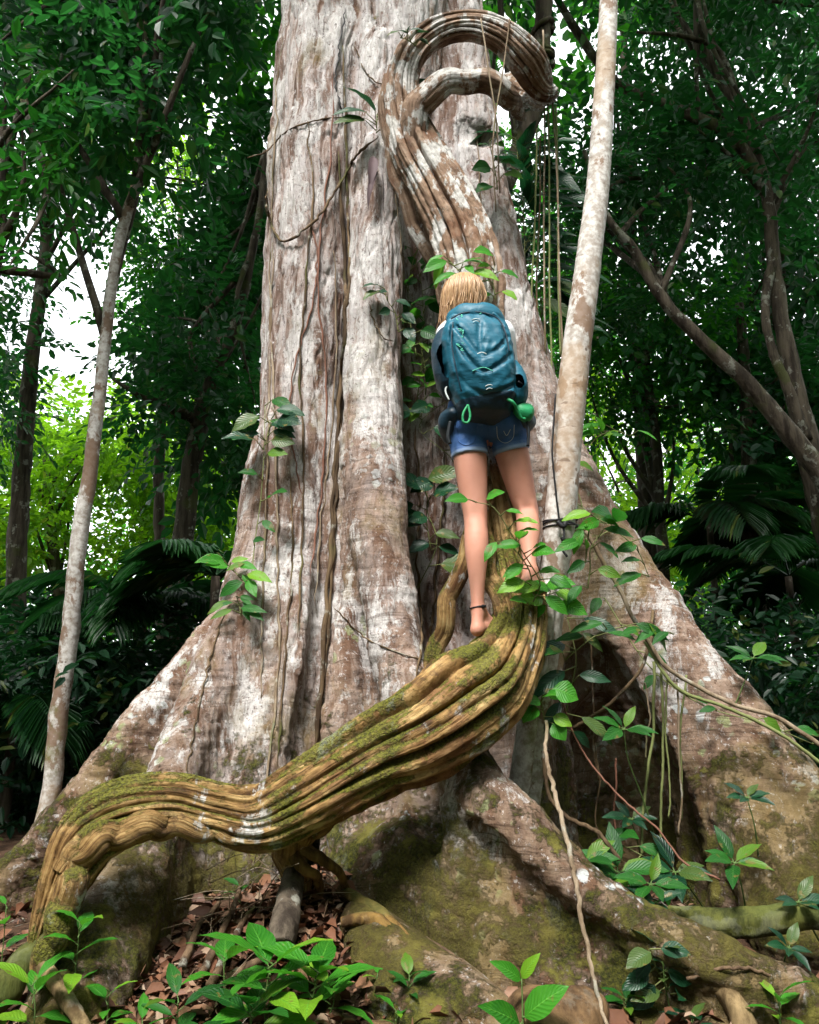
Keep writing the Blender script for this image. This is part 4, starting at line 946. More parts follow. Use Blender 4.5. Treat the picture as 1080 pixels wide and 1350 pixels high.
def spray_leaves(C, DIR, rng_, nl=9, Ls=.55, leaf=.14, asp=.60, flat=.8):
    """sprays of two-ranked leaves at C heading DIR"""
    n = len(C); DIR = DIR / (np.linalg.norm(DIR, axis=1)[:, None] + 1e-9)
    up = np.array((0, 0, 1.0)) + rng_.normal(size=(n, 3)) * (1 - flat + .15); S = np.cross(DIR, up); S /= np.linalg.norm(S, axis=1)[:, None] + 1e-9; N = np.cross(S, DIR)
    sc = rng_.uniform(.7, 1.3, n)
    Ps, Ds, Ns, Ll = [], [], [], []
    for q in range(nl):
        t = (q + .6) / nl; sd = 0 if q == nl - 1 else (1 if q % 2 else -1)
        a = R(58 - 18 * t) + rng_.normal(size=n) * .16
        droop = -.22 * t ** 2 - .05
        P = C + DIR * (Ls * sc * t)[:, None] + np.array((0, 0, 1.0)) * (Ls * sc * droop)[:, None]
        D = DIR * np.cos(a)[:, None] + S * (sd * np.sin(a))[:, None] + np.array((0, 0, -.25)) + rng_.normal(size=(n, 3)) * .12
        Ps.append(P); Ds.append(D); Ns.append(N + rng_.normal(size=(n, 3)) * .28); Ll.append(leaf * sc * rng_.uniform(.75, 1.2, n) * (1 - .2 * abs(t - .5)))
    P, D, N, L = map(np.concatenate, (Ps, Ds, Ns, Ll))
    return leaves_mesh(P, D, N, L, L * asp)
GAPS = []
DENS = .55
def clump_cloud(clumps, per, rng_, **kw):
    """clumps rows (x,y,z,rx,ry,rz): sprays spread through each ellipsoid, denser to its shell"""
    Cs, Ds = [], []
    for c in clumps:
        n = max(3, int(per * DENS * rng_.uniform(.6, 1.4))); d = rng_.normal(size=(n, 3)); d /= np.linalg.norm(d, axis=1)[:, None]
        r = rng_.uniform(0, 1, n) ** .45
        Cs.append(c[:3] + d * r[:, None] * c[3:6]); Ds.append(d + np.array((0, 0, -.1)) + rng_.normal(size=(n, 3)) * .5)
    return spray_leaves(np.concatenate(Cs), np.concatenate(Ds), rng_, **kw)
def scatter_px(box, drange, n, rad, rng_, gaps=(), minz=None):
    """n clump ellipsoids through the view box (px) and depth range; gap ellipses (px,py,rx,ry) stay open"""
    out = []; tries = 0
    while len(out) < n and tries < n * 30:
        tries += 1
        px, py, d = rng_.uniform(box[0], box[2]), rng_.uniform(box[1], box[3]), rng_.uniform(*drange)
        q_ = .75 * rad / mpp(py, d)
        if any(((px - g[0]) / (g[2] + q_)) ** 2 + ((py - g[1]) / (g[3] + q_)) ** 2 < 1 for g in gaps): continue
        p = W(px, py, d)
        if minz is not None and p[2] < minz: continue
        r = rad * rng_.uniform(.7, 1.3); out.append((*p, r, r, r * .62))
    return np.array(out)
SKYGAPS = [(104, 425, 56, 104), (140, 345, 12, 40), (318, 105, 26, 46), (294, 165, 14, 34), (240, 235, 12, 40), (268, 310, 16, 30), (338, 450, 9, 26), (752, 95, 30, 50), (838, 474, 10, 12), (128, 690, 16, 26), (30, 235, 8, 12), (1020, 120, 9, 8), (915, 335, 8, 10)]
def forest_tree(name, label, trunk, clumps, per, leafmat, barkmat, limbs=6, group=None, seed=0, cat='tree', extra=(), **kw):
    """trunk rows (px,py,d,r m) base first; extra: list of branch rows"""
    rg = np.random.default_rng(seed + 100)
    P = wpts(trunk); b0 = P[0].copy(); b0[2] = ground_z(b0[0], b0[1])
    o = thing(name, label, cat, b0, group)
    m = MB(); pts = np.vstack((b0[None] - (0, 0, .1), P)) if P[0][2] > b0[2] + .15 else P
    rr = [q[3] for q in trunk]; rr = [rr[0] * 1.15] + rr if len(pts) > len(trunk) else rr
    C = tube(m, pts, rr, 12, 60, .02, seed=seed)
    m.build('trunk', barkmat, o)
    for e in extra:
        m = MB(); tube(m, wpts(e), [q[3] for q in e], 10, 40, .015, seed=seed + 3); m.build('branch', barkmat, o)
    if clumps is not None and len(clumps):
        top = C[len(C) // 2:]
        for c in clumps[:limbs]:
            m = MB()
            s0 = top[rg.integers(0, len(top))]; md = (s0 + c[:3]) / 2 + rg.normal(size=3) * .15 + (0, 0, .1)
            tube(m, [s0, md, c[:3]], [.035, .022, .006], 6, 14, .01, seed=seed)
            m.build('limb', M['dark'], o)
        V, F = clump_cloud(clumps, per, rg, **kw)
        np_mesh('crown', V, [F], leafmat, o, False)
    return o
# the giant tree's unseen crown overhead, added to cut sky light on the trunk
rc = np.random.default_rng(31); cc_ = []
for k in range(270):
    a_, r_ = rc.uniform(0, 2 * np.pi), 6.5 * rc.random() ** .5
    x_, y_ = -.2 + r_ * math.cos(a_), 5.0 + r_ * math.sin(a_)
    if y_ < 3.2 and abs(x_ + 2.2) < 2.6: continue  # opening left in the added crown for the sun
    cc_.append((x_, y_, rc.uniform(9.5, 13.5) - .12 * r_, .8, .8, .5))
V, F = clump_cloud(np.array(cc_), 22, rc, leaf=.26, Ls=.7, nl=7)
np_mesh('crown', V, [F], M['leaf_mid'], tree, False)
for k in range(8):
    m = MB(); a_ = 2 * np.pi * k / 8 + rc.uniform(-.3, .3); tube(m, [(-.2, 5.0, 6.6), (-.2 + 1.6 * math.cos(a_), 5 + 1.6 * math.sin(a_), 8.6), (-.2 + 4.2 * math.cos(a_), 5 + 4.2 * math.sin(a_), 10.6)], [.34, .2, .07], 10, 16, .03, seed=k); m.build('limb', M['mid'], tree)
rg = np.random.default_rng(77)
G_ = SKYGAPS
# slender leaning tree at the left, its crown spreads close to the camera
forest_tree('slender_tree', 'slim mottled pale tree leaning right beside the left buttress', [(58, 1085, 5.5, 0.065), (66, 1040, 5.5, 0.062), (86, 880, 5.5, 0.059), (100, 745, 5.5, 0.059), (118, 640, 5.5, 0.053), (128, 545, 5.5, 0.047), (142, 420, 5.5, 0.043), (160, 315, 5.5, 0.040), (183, 230, 5.5, 0.036), (196, 185, 5.5, 0.032), (210, 90, 5.5, 0.027), (230, -40, 5.5, 0.023)],
    scatter_px((-40, -60, 330, 250), (4.9, 6.2), 44, .34, rg, G_), 22, M['leaf_dark'], M['left_pale'], 14, seed=1, leaf=.115, Ls=.42, nl=9)
forest_tree('understorey_tree', 'low dark tree with drooping rows of leaves at the left edge', [(-60, 1000, 5.2, .06), (-40, 600, 5.2, .05), (0, 250, 5.2, .035), (40, 100, 5.1, .02)],
    scatter_px((-30, 60, 130, 420), (4.6, 5.6), 13, .26, rg, G_), 10, M['leaf_near'], M['dark'], 8, seed=2, leaf=.13, Ls=.5, nl=11, asp=.42)
forest_tree('forked_tree', 'dark trunk with a forked bough in the shade left of the giant tree', [(228, 850, 8, .12), (240, 745, 8, .11), (250, 640, 8, .10), (263, 562, 8, .095), (290, 480, 8, .075), (312, 425, 8, .06), (335, 320, 8, .045), (350, 200, 8, .03)],
    scatter_px((190, 330, 365, 560), (7.4, 9), 26, .46, rg, G_), 26, M['leaf_dark'], M['dark'], 10, seed=3, extra=[[(262, 552, 8, .06), (240, 545, 7.9, .055), (214, 532, 7.8, .045), (182, 520, 7.7, .03), (150, 500, 7.7, .015)]], leaf=.12)
forest_tree('forest_tree', 'tall tree with a dense dark crown filling the upper left', [(10, 1000, 10, .14), (30, 600, 10, .11), (70, 250, 10, .07), (100, 0, 10, .04)],
    np.vstack((scatter_px((-60, -160, 370, 340), (8.5, 11), 80, .62, rg, G_), scatter_px((-60, 330, 80, 560), (8.5, 11), 20, .5, rg, G_))), 30, M['leaf_dark'], M['dark'], 12, seed=4, leaf=.11, Ls=.45)
forest_tree('forest_tree', 'dark tree whose crown hangs against the left edge of the giant trunk', [(330, 980, 10.5, .12), (325, 600, 10.5, .09), (335, 250, 10.5, .06), (320, 40, 10.5, .03)],
    np.vstack((scatter_px((250, 120, 372, 460), (9, 11.5), 40, .5, rg, G_), scatter_px((270, 430, 350, 640), (9, 11), 14, .5, rg, G_))), 28, M['leaf_dark'], M['dark'], 10, seed=5, leaf=.17, Ls=.6, nl=8)
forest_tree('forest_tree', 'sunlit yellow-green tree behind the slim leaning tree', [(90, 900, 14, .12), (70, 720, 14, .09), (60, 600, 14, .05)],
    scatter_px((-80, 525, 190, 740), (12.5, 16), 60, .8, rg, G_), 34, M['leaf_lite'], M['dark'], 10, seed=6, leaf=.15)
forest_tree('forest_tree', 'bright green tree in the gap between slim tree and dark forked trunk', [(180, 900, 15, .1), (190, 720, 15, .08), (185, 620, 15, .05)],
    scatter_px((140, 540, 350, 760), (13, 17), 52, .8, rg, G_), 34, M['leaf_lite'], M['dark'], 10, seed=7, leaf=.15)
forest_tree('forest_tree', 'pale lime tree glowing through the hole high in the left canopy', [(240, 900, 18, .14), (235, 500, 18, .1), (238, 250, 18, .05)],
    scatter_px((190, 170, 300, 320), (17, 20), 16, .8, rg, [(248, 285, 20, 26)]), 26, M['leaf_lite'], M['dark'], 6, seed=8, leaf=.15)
# right side
forest_tree('boughed_tree', 'tall grey tree at the right edge with a long dark bough', [(1120, 800, 7, .15), (1092, 690, 7, .135), (1062, 580, 7, .105), (1036, 450, 7, .078), (1020, 350, 7, .066), (1012, 268, 7, .058), (986, 172, 7, .045), (938, 80, 7, .036), (915, -30, 7, .03)],
    scatter_px((850, -120, 1130, 260), (6.3, 8.5), 60, .46, rg, G_), 24, M['leaf_dark'], M['mid'], 12, seed=9,
    extra=[[(1014, 262, 7, .055), (985, 205, 6.95, .058), (950, 172, 6.9, .058), (905, 150, 6.9, .056), (860, 132, 6.85, .05), (815, 108, 6.8, .045), (770, 55, 6.8, .045), (722, -25, 6.8, .03)], [(985, 170, 7, .04), (945, 65, 6.9, .03), (905, 48, 6.8, .024), (840, 42, 6.7, .012)],
           [(1022, 340, 7, .05), (1008, 420, 6.9, .04), (1035, 500, 6.85, .045), (1064, 580, 6.9, .06)]], leaf=.115)
forest_tree('leaning_tree', 'mossy grey tree leaning left across the right side of the forest', [(1160, 860, 6.6, .11), (1092, 640, 6.6, .095), (1040, 570, 6.6, .08), (985, 502, 6.6, .066), (925, 446, 6.6, .056), (872, 392, 6.6, .05), (835, 330, 6.6, .042), (800, 285, 6.6, .032), (770, 200, 6.6, .02)],
    scatter_px((720, 120, 900, 420), (6.8, 8.2), 34, .42, rg, G_), 22, M['leaf_dark'], M['mid'], 8, seed=10, leaf=.11)
vt_ = forest_tree('forest_tree', 'vine-wrapped dark trunk close behind the loop of the giant liana', [(600, 430, 5.75, .085), (640, 300, 5.75, .08), (690, 180, 5.75, .078), (712, 110, 5.75, .075), (716, 40, 5.75, .072), (716, -60, 5.75, .07)],
    scatter_px((648, -220, 800, -20), (5.6, 6.6), 16, .36, rg, G_), 18, M['leaf_dark'], M['mid'], 4, seed=11, leaf=.11)
for y_, t_ in ((46, .05), (80, -.03), (86, .0)):
    m = MB(); c_ = W(715, y_, 5.75); th = np.linspace(-.4, 6.5, 30); tube(m, np.stack([c_ + np.array((.09 * math.cos(t), .09 * math.sin(t), t_ * math.cos(t) + .012 * t)) for t in th]), .02, 8, 50, .004, seed=int(y_)); m.build('vine_coil', M['mid'], vt_)
forest_tree('forest_tree', 'tall tree with dark speckled crown behind the pale slender trunk', [(860, 980, 10, .14), (850, 600, 10, .11), (830, 250, 10, .07), (820, -20, 10, .04)],
    np.vstack((scatter_px((700, -120, 960, 420), (9, 11.5), 90, .56, rg, G_), scatter_px((760, 400, 920, 560), (9, 11), 14, .45, rg, G_))), 26, M['leaf_dark'], M['dark'], 12, seed=12, leaf=.105, Ls=.42)
forest_tree('forest_tree', 'dense dark tree filling the right edge of the forest', [(1010, 950, 10.5, .15), (1020, 500, 10.5, .11), (1040, 200, 10.5, .07)],
    np.vstack((scatter_px((900, -120, 1140, 520), (9.4, 12), 100, .6, rg, G_), scatter_px((960, 480, 1140, 760), (9, 11), 30, .55, rg, G_))), 26, M['leaf_dark'], M['dark'], 12, seed=13, leaf=.18, Ls=.65, nl=8)
forest_tree('forest_tree', 'straight dark trunk standing among shaded leaves on the right', [(1000, 870, 9, .10), (994, 760, 9, .095), (988, 650, 9, .09), (984, 540, 9, .08), (975, 400, 9, .05)],
    scatter_px((900, 480, 1090, 640), (8.6, 10), 22, .45, rg, G_), 22, M['leaf_dark'], M['dark'], 6, seed=14, leaf=.13)
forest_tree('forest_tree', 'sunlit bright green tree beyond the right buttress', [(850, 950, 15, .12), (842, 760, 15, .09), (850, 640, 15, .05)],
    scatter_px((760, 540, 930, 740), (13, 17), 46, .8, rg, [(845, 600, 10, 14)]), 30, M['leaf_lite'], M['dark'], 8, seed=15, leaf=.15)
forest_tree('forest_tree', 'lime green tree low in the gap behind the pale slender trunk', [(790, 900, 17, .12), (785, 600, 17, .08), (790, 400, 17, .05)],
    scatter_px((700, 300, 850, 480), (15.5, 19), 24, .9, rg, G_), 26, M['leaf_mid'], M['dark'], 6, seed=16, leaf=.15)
forest_tree('forest_tree', 'small-leaved green tree filling the gap between slender trunk and leaning bough', [(880, 950, 9.5, .09), (872, 700, 9.5, .07), (850, 450, 9.5, .05)],
    scatter_px((740, 300, 950, 540), (8.8, 10.6), 48, .42, rg, G_), 24, M['leaf_mid'], M['dark'], 8, seed=17, leaf=.10, Ls=.4)
forest_tree('forest_tree', 'small-leaved tree between the slim leaning tree and the dark forked trunk', [(215, 950, 11, .09), (210, 600, 11, .07), (225, 400, 11, .045)],
    scatter_px((150, 280, 340, 500), (10, 12), 50, .44, rg, G_), 24, M['leaf_mid'], M['dark'], 8, seed=18, leaf=.11, Ls=.42)
# stuff: the far wall of forest and the undergrowth
rw = np.random.default_rng(21)
fw = []
for k in range(460):
    px, py, d = rw.uniform(-150, 1230), 905 - abs(rw.normal()) * 240, rw.uniform(19, 28)
    if 350 < px < 700: py = rw.uniform(60, 900)
    if any(((px - g[0]) / (g[2] + 34)) ** 2 + ((py - g[1]) / (g[3] + 34)) ** 2 < 1 for g in G_): continue
    p = W(px, py, d); fw.append((*p, 1.1, 1.1, .8))
V, F = clump_cloud(np.array(fw), 34, rw, leaf=.22, Ls=.8)
bw = []                                   # unseen forest ring behind the camera, added to block fill light from there
for k in range(330):
    a_ = rw.uniform(R(-205), R(25)); r_ = rw.uniform(9, 15); bw.append((r_ * math.cos(a_), 3 + r_ * math.sin(a_), rw.uniform(-.2, 11.5), 1.7, 1.7, 1.2))
V2, F2 = clump_cloud(np.array(bw), 46, rw, leaf=.42, Ls=1.1)
F = np.concatenate((F, F2 + len(V))); V = np.concatenate((V, V2))
tag(np_mesh('far_forest', V, [F], M['leaf_mid'], None, False), 'far wall of green forest showing between the trunks, plus unseen leaves added behind the camera', 'forest', kind='stuff')
ug = []
for k in range(260):
    d = rw.uniform(6.1, 10); px = rw.uniform(-80, 270) if rw.random() < .5 else rw.uniform(790, 1180)
    py = rw.uniform(760, 1060)
    p = W(px, py, d); gz = ground_z(p[0], p[1])
    if p[2] < gz - .5 or p[2] > 1.55: continue
    if math.hypot(p[0] + .18, p[1] - 5.06) < 1.5: continue
    ug.append((*p, .42, .42, .34))
for k in range(220):
    x, y = rw.uniform(-9, 9), rw.uniform(5.5, 14); 
    if abs(x) < 2.2 and y < 7: continue
    ug.append((x, y, float(ground_z(x, y)) + rw.uniform(.15, .5), .6, .6, .35))
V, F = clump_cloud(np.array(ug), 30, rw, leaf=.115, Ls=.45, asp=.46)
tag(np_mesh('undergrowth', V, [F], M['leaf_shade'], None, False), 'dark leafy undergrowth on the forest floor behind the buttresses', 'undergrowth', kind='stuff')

# ------------------------------------------------------------------ palms
def frond_mesh(mb, base, direc, L, droop, npair, leafL, rg_, wid=.022):
    direc = nrm(direc); C = []
    for t in np.linspace(0, 1, 18): C.append(base + direc * L * t + np.array((0, 0, -droop * t * t)))
    C = np.array(C); T = np.gradient(C, axis=0); T /= np.linalg.norm(T, axis=1)[:, None]
    Ps, Ds, Ns = [], [], []
    S0 = nrm(np.cross(direc, (0, 0, 1)))
    for q in range(npair):
        t = .18 + .82 * q / (npair - 1); i = min(int(t * 17), 16); f = t * 17 - i; p = C[i] * (1 - f) + C[i + 1] * f
        for sd in (-1, 1):
            a = R(62 - 30 * t); Ds.append(T[i] * math.cos(a) + S0 * sd * math.sin(a) + np.array((0, 0, -.30 + rg_.normal() * .06))); Ps.append(p); Ns.append((0, 0, 1.0))
    ln = leafL * (.55 + .9 * np.sin(np.linspace(.25, 2.9, npair)))
    L_ = np.repeat(ln, 2); V, F = leaves_mesh(np.array(Ps), np.array(Ds), np.array(Ns), L_, np.full(len(L_), wid * 2))
    mb.add(V, F); tube(mb, C[::3], (.010, .003), 5, 12)
def palm(label, px, py, d, n, L, seed, h=.5, leafL=.34, dirs=None):
    rg_ = np.random.default_rng(seed); p = W(px, py, d); g = np.array((p[0], p[1], float(ground_z(p[0], p[1])))); o = thing('palm', label, 'palm', g)
    m = MB(); tube(m, [g - (0, 0, .05), (g + p) / 2, p], (.05, .035), 8, 12, .004, seed=seed); m.build('stem', M['dark'], o)
    for k in range(n):
        a = 2 * np.pi * k / n + rg_.normal() * .25; e = rg_.uniform(.35, 1.0); m = MB()
        frond_mesh(m, p, (math.cos(a), math.sin(a), e), L * rg_.uniform(.8, 1.1), L * rg_.uniform(.35, .7), 26, leafL, rg_); m.build('frond', M['palm'], o)
palm('broad palm with arching fronds in the undergrowth on the left', 190, 800, 7.2, 9, 1.3, 1)
palm('young palm crowded against the left buttress of the giant tree', 285, 760, 6.2, 8, .9, 2)
palm('low palm at the lower left edge below the slim leaning tree', 20, 930, 6.4, 8, 1.1, 3)
palm('dark fan-leaved palm in the shade beyond the right buttress', 935, 690, 8.5, 10, 1.4, 4, leafL=.42)
palm('palm with thin drooping fronds near the right edge', 1040, 760, 7.5, 9, 1.3, 5)
# ------------------------------------------------------------------ slender pale tree in front, with its cord
sl_rows = [(668, 1230, 3.72, 0.089), (684, 1095, 3.70, 0.078), (698, 1000, 3.66, 0.073), (710, 900, 3.62, 0.073), (722, 820, 3.58, 0.069), (731, 750, 3.55, 0.066), (738, 690, 3.53, 0.069), (744, 610, 3.52, 0.071), (752, 530, 3.52, 0.069), (764, 430, 3.52, 0.066), (778, 330, 3.53, 0.061), (789, 240, 3.54, 0.057), (795, 150, 3.55, 0.053), (800, 60, 3.56, 0.050), (804, -40, 3.58, 0.046), (806, -220, 3.6, 0.043)]
slim = thing('slender_tree', 'slender pale-barked tree leaning across the right buttress, tied with black cord', 'tree', W(668, 1230, 3.72))
m = MB(); sr_ = wpts(sl_rows); tube(m, sr_, [q[3] * 1.0 for q in sl_rows], 32, 160, .003, seed=3, lump=.012); m.build('trunk', M['pale'], slim)
m = MB(); tube(m, wpts([(727, 770, 3.50), (716, 840, 3.52), (700, 930, 3.55), (688, 1010, 3.58), (676, 1090, 3.62)]), [.026, .035, .04, .045, .05], 16, 60, .006, seed=9, lump=.03); m.build('root', M['pale'], slim)
def ring_pts(px, py, d, r, tilt=0.0, n=26):
    c = W(px, py, d); th = np.linspace(0, 2 * np.pi, n); return np.stack([c + np.array((r * math.cos(t), r * math.sin(t), tilt * math.cos(t))) for t in th])
cd = thing('cord', 'black cord knotted round the slender pale tree beside the climber', 'cord', W(740, 692, 3.45))
m = MB()
for k, (y, t) in enumerate(((688, .010), (691, -.012), (695, .004))): tube(m, ring_pts(739, y, 3.53, .076, t), .0042, 6, 50, .001, False, k)
tube(m, [W(738, 690, 3.44), W(733, 650, 3.435), W(728, 600, 3.435), W(730, 560, 3.44), W(733, 520, 3.44)], .0045, 6, 30, .002, seed=4)
tube(m, [W(742, 692, 3.44), W(744, 706, 3.43), W(741, 722, 3.43), W(748, 734, 3.43)], .0055, 6, 20, .002, seed=5)
tube(m, [W(735, 688, 3.435), W(743, 694, 3.43), (W(746, 688, 3.435))], .011, 8, 10); tube(m, [W(741, 708, 3.428), W(743, 712, 3.428)], .010, 8, 6)
m.build('rope', M['cord'], cd)

# ------------------------------------------------------------------ leaves with a real blade
def leaf(mb, p0, p1, wid, nor, fold=.22, droop=.12, ns=8, shape=1.0):
    """blade from p0 to p1; width wid; nor: rough upper-side direction"""
    p0, p1 = np.asarray(p0, float), np.asarray(p1, float); D = p1 - p0; L = np.linalg.norm(D) + 1e-9; d = D / L
    s_ = np.cross(d, nor); s_ = s_ / (np.linalg.norm(s_) + 1e-9); n_ = np.cross(s_, d)
    t = np.linspace(0, 1, ns + 1); pw = np.sin(np.pi * t ** (.80 * shape)) ** .85 * (1 - .25 * t ** 3); pw[0] = .03; pw[-1] = .01
    acr = np.array((-1, -.55, 0, .55, 1.0)); V, U = [], []
    wave = .04 * np.sin(t * 17 + L * 90)
    for i in range(ns + 1):
        c = p0 + d * L * t[i] + n_ * (droop * L * (4 * t[i] * (1 - t[i])) * .6)
        for a in acr:
            V.append(c + s_ * (a * wid * .5 * pw[i]) + n_ * (abs(a) ** 1.4 * fold * wid * .5 * pw[i] + wave[i] * wid * abs(a) * np.sign(a) * .8)); U.append((.5 + .5 * a, t[i]))
    i = np.arange(ns)[:, None] * 5; j = np.arange(4)[None]
    mb.add(V, np.stack((i + j, i + j + 1, i + 5 + j + 1, i + 5 + j), -1).reshape(-1, 4), None, U)
rp = np.random.default_rng(41)
def rnor(up=.75, cam=.55):
    return nrm(np.array((rp.normal() * .35, -cam + rp.normal() * .2, up + rp.normal() * .2)))
def sprig(name, label, cat, stems, lv, mat, group=None, stem_r=.004, stem_mat='stem', base=None):
    """stems: lists of world points; lv: (p0,p1,width) rows"""
    o = thing(name, label, cat, base if base is not None else stems[0][0], group)
    m = MB()
    for k, s_ in enumerate(stems): tube(m, s_, (stem_r, stem_r * .55), 6, max(8, 4 * len(s_)), .0015, seed=k)
    m.build('stem', M[stem_mat], o)
    m = MB()
    for q in lv: leaf(m, q[0], q[1], q[2], q[3] if len(q) > 3 else rnor())
    m.build('leaves', M[mat], o)
    return o
def seedling(label, px, py, d, hpx, n, lpx, mat='leaf_bright', wr=.40, group=None, lean=(0, 0), name='seedling', seed=0, spread=1.0):
    """an upright little plant rooted at pixel (px,py): whorls of arching leaves up its stem"""
    global rp
    rp = np.random.default_rng(seed + 500); u = mpp(py, d); b = W(px, py, d); h = hpx * u * 1.05; L0 = lpx * u
    b[2] = min(b[2], float(ground_z(b[0], b[1])) + .02) if b[2] < .5 else b[2]
    top = W(px, py, d) + np.array((lean[0] * u, lean[1] * u, h)); st = [b, (b + top) / 2 + rp.normal(size=3) * .01, top]
    lv = []; ph = rp.uniform(0, 6.28)
    for k in range(n):
        t = 1 - .72 * (k / max(n - 1, 1)) ** 1.2; a = ph + k * 2.4; e = .75 - .75 * (1 - t) + rp.normal() * .15
        p = np.asarray(st[0]) * (1 - t) + top * t
        dr = nrm(np.array((math.cos(a) * spread, math.sin(a) * spread * .9, .2 + e))); L = L0 * rp.uniform(.72, 1.15)
        q = p + dr * L * .16; tip = q + nrm(dr + np.array((0, 0, -.45))) * L
        lv.append((q, tip, L * wr * rp.uniform(.9, 1.15), nrm(np.cross(np.cross(dr, (0, 0, 1)), dr) + rp.normal(size=3) * .12)))
    stems = [st] + [[np.asarray(q[0]) - (np.asarray(q[1]) - np.asarray(q[0])) * .16 - np.array((0, 0, .01)), q[0]] for q in lv]
    return sprig(name, label, 'plant', stems, lv, mat, group, max(.0025, L0 * .018))
SEED = 'bright green seedlings along the bottom of the picture'
for a in [
    ('tallest bright green seedling in the clump at the bottom centre', 352, 1345, 2.80, 62, 9, 82, 'leaf_bright', .42, SEED, (2, 0), 1),
    ('seedling with long leaves reaching right in the bottom clump', 405, 1335, 2.84, 44, 8, 80, 'leaf_bright', .40, SEED, (12, 0), 2),
    ('seedling leaning left with two raised leaves behind the bottom clump', 300, 1325, 2.92, 54, 6, 60, 'leaf_bright', .40, SEED, (-8, 0), 3),
    ('short broad-leaved seedling in front of the bottom clump', 330, 1372, 2.72, 34, 8, 74, 'leaf_near', .44, SEED, (0, 0), 4),
    ('low seedling at the bottom clump right end beside the pale cut root', 432, 1342, 2.86, 36, 6, 60, 'leaf_bright', .40, SEED, (6, 0), 5),
    ('small seedling with narrow upright leaves left of the bottom clump', 232, 1372, 2.74, 44, 6, 62, 'leaf_near', .30, SEED, (0, 0), 6),
    ('seedling with stacked oval leaves beside the lower end of the liana', 96, 1290, 2.84, 64, 9, 48, 'leaf_bright', .46, SEED, (4, 0), 7),
    ('dark-stemmed seedling in the bottom left corner', 42, 1365, 2.74, 58, 7, 56, 'leaf_bright', .42, SEED, (-4, 0), 8),
    ('small three-leaved seedling near the pale forked stick at bottom left', 140, 1345, 2.80, 34, 5, 40, 'leaf_bright', .42, SEED, (0, 0), 9),
    ('tiny seedling at the left edge above the pale root', 6, 1225, 2.95, 26, 4, 34, 'leaf_bright', .44, SEED, (0, 0), 10),
    ('small drooping seedling on the mossy surface root', 540, 1338, 2.92, 44, 8, 34, 'leaf_near', .42, SEED, (0, 0), 11),
    ('two-leaved sprout at the left side of the mossy surface root', 497, 1318, 3.0, 28, 5, 26, 'leaf_bright', .44, SEED, (0, 0), 12),
    ('sprout at the bottom edge below the mossy surface root', 522, 1368, 2.84, 30, 5, 32, 'leaf_bright', .44, SEED, (0, 0), 13),
    ('leafy seedling in the shadow beside the leaning broken branch', 884, 1335, 2.9, 72, 9, 40, 'leaf_deep', .44, SEED, (-6, 0), 14),
    ('pale seedling at the bottom right corner', 1030, 1362, 2.8, 40, 7, 42, 'leaf_bright', .42, SEED, (0, 0), 15),
    ('low creeping seedling on the dirt right of the hanging white twig', 826, 1338, 2.92, 18, 8, 36, 'leaf_near', .46, SEED, (0, 0), 16),
    ('small creeping plant at the foot of the front root', 760, 1345, 2.92, 12, 7, 30, 'leaf_near', .46, SEED, (0, 0), 17),
    ('dark seedling at the bottom edge under the broken branch', 915, 1385, 2.78, 34, 7, 44, 'leaf_deep', .40, SEED, (0, 0), 18),
    ('small bright plant in leaf litter under the liana arch', 316, 1195, 3.5, 22, 6, 22, 'leaf_near', .40, SEED, (0, 0), 19),
    ('tuft of leaves on the bank left of the bottom clump', 185, 1385, 2.72, 30, 6, 50, 'leaf_bright', .36, SEED, (0, 0), 20),
]: seedling(*a[:10], lean=a[10], seed=a[11])
# the four-leaved seedling at bottom right of centre, leaf by leaf
def LP(x0, y0, x1, y1, d0, d1, w, nor=None): return (W(x0, y0, d0), W(x1, y1, d1), w * mpp(y0, d0), nor if nor is not None else rnor())
sprig('seedling', 'four-leaved seedling with two large ribbed leaves, bottom edge right of centre', 'plant', [[W(690, 1390, 2.70), W(689, 1340, 2.72), W(688, 1290, 2.74)], [W(689, 1348, 2.72), W(684, 1352, 2.71)], [W(689, 1340, 2.72), W(694, 1341, 2.71)]],
    [LP(687, 1292, 645, 1267, 2.74, 2.70, 21, (.1, -.75, .65)), LP(688, 1290, 713, 1256, 2.74, 2.72, 18, (-.3, -.75, .55)), LP(686, 1352, 630, 1326, 2.71, 2.62, 34, (.15, -.7, .7)), LP(692, 1341, 751, 1300, 2.71, 2.66, 38, (-.25, -.7, .65)), LP(689, 1372, 655, 1378, 2.7, 2.62, 26)], 'leaf_bright', SEED)
# ------------------------------------------------------------------ plants on and around the roots
def whorl(label, stem, n, lpx, mat, wr=.40, seed=0, cat='plant', name='sapling', tiltup=.25, fan=None, group=None):
    """leaves spreading from the top of a thin stem (rows px,py,d)"""
    global rp
    rp = np.random.default_rng(seed + 900); P = wpts(stem); top = P[-1]; u = mpp(stem[-1][1], stem[-1][2]); lv = []
    for k in range(n):
        a = (2 * np.pi * k / n + rp.normal() * .2) if fan is None else (fan[0] + (fan[1] - fan[0]) * k / max(n - 1, 1))
        dr = nrm((math.cos(a), .55 * math.sin(a) - .25, tiltup + .35 * math.sin(a) + rp.normal() * .12)); L = lpx * u * rp.uniform(.8, 1.15)
        q = top + dr * L * .12; lv.append((q, q + nrm(dr + np.array((0, -.05, -.22))) * L, L * wr * rp.uniform(.9, 1.1), nrm((rp.normal() * .25, -.55, .8))))
    return sprig(name, label, cat, [P] + [[top, q[0]] for q in lv], lv, mat, group, .0035)
SAP = 'saplings among the right-hand roots'
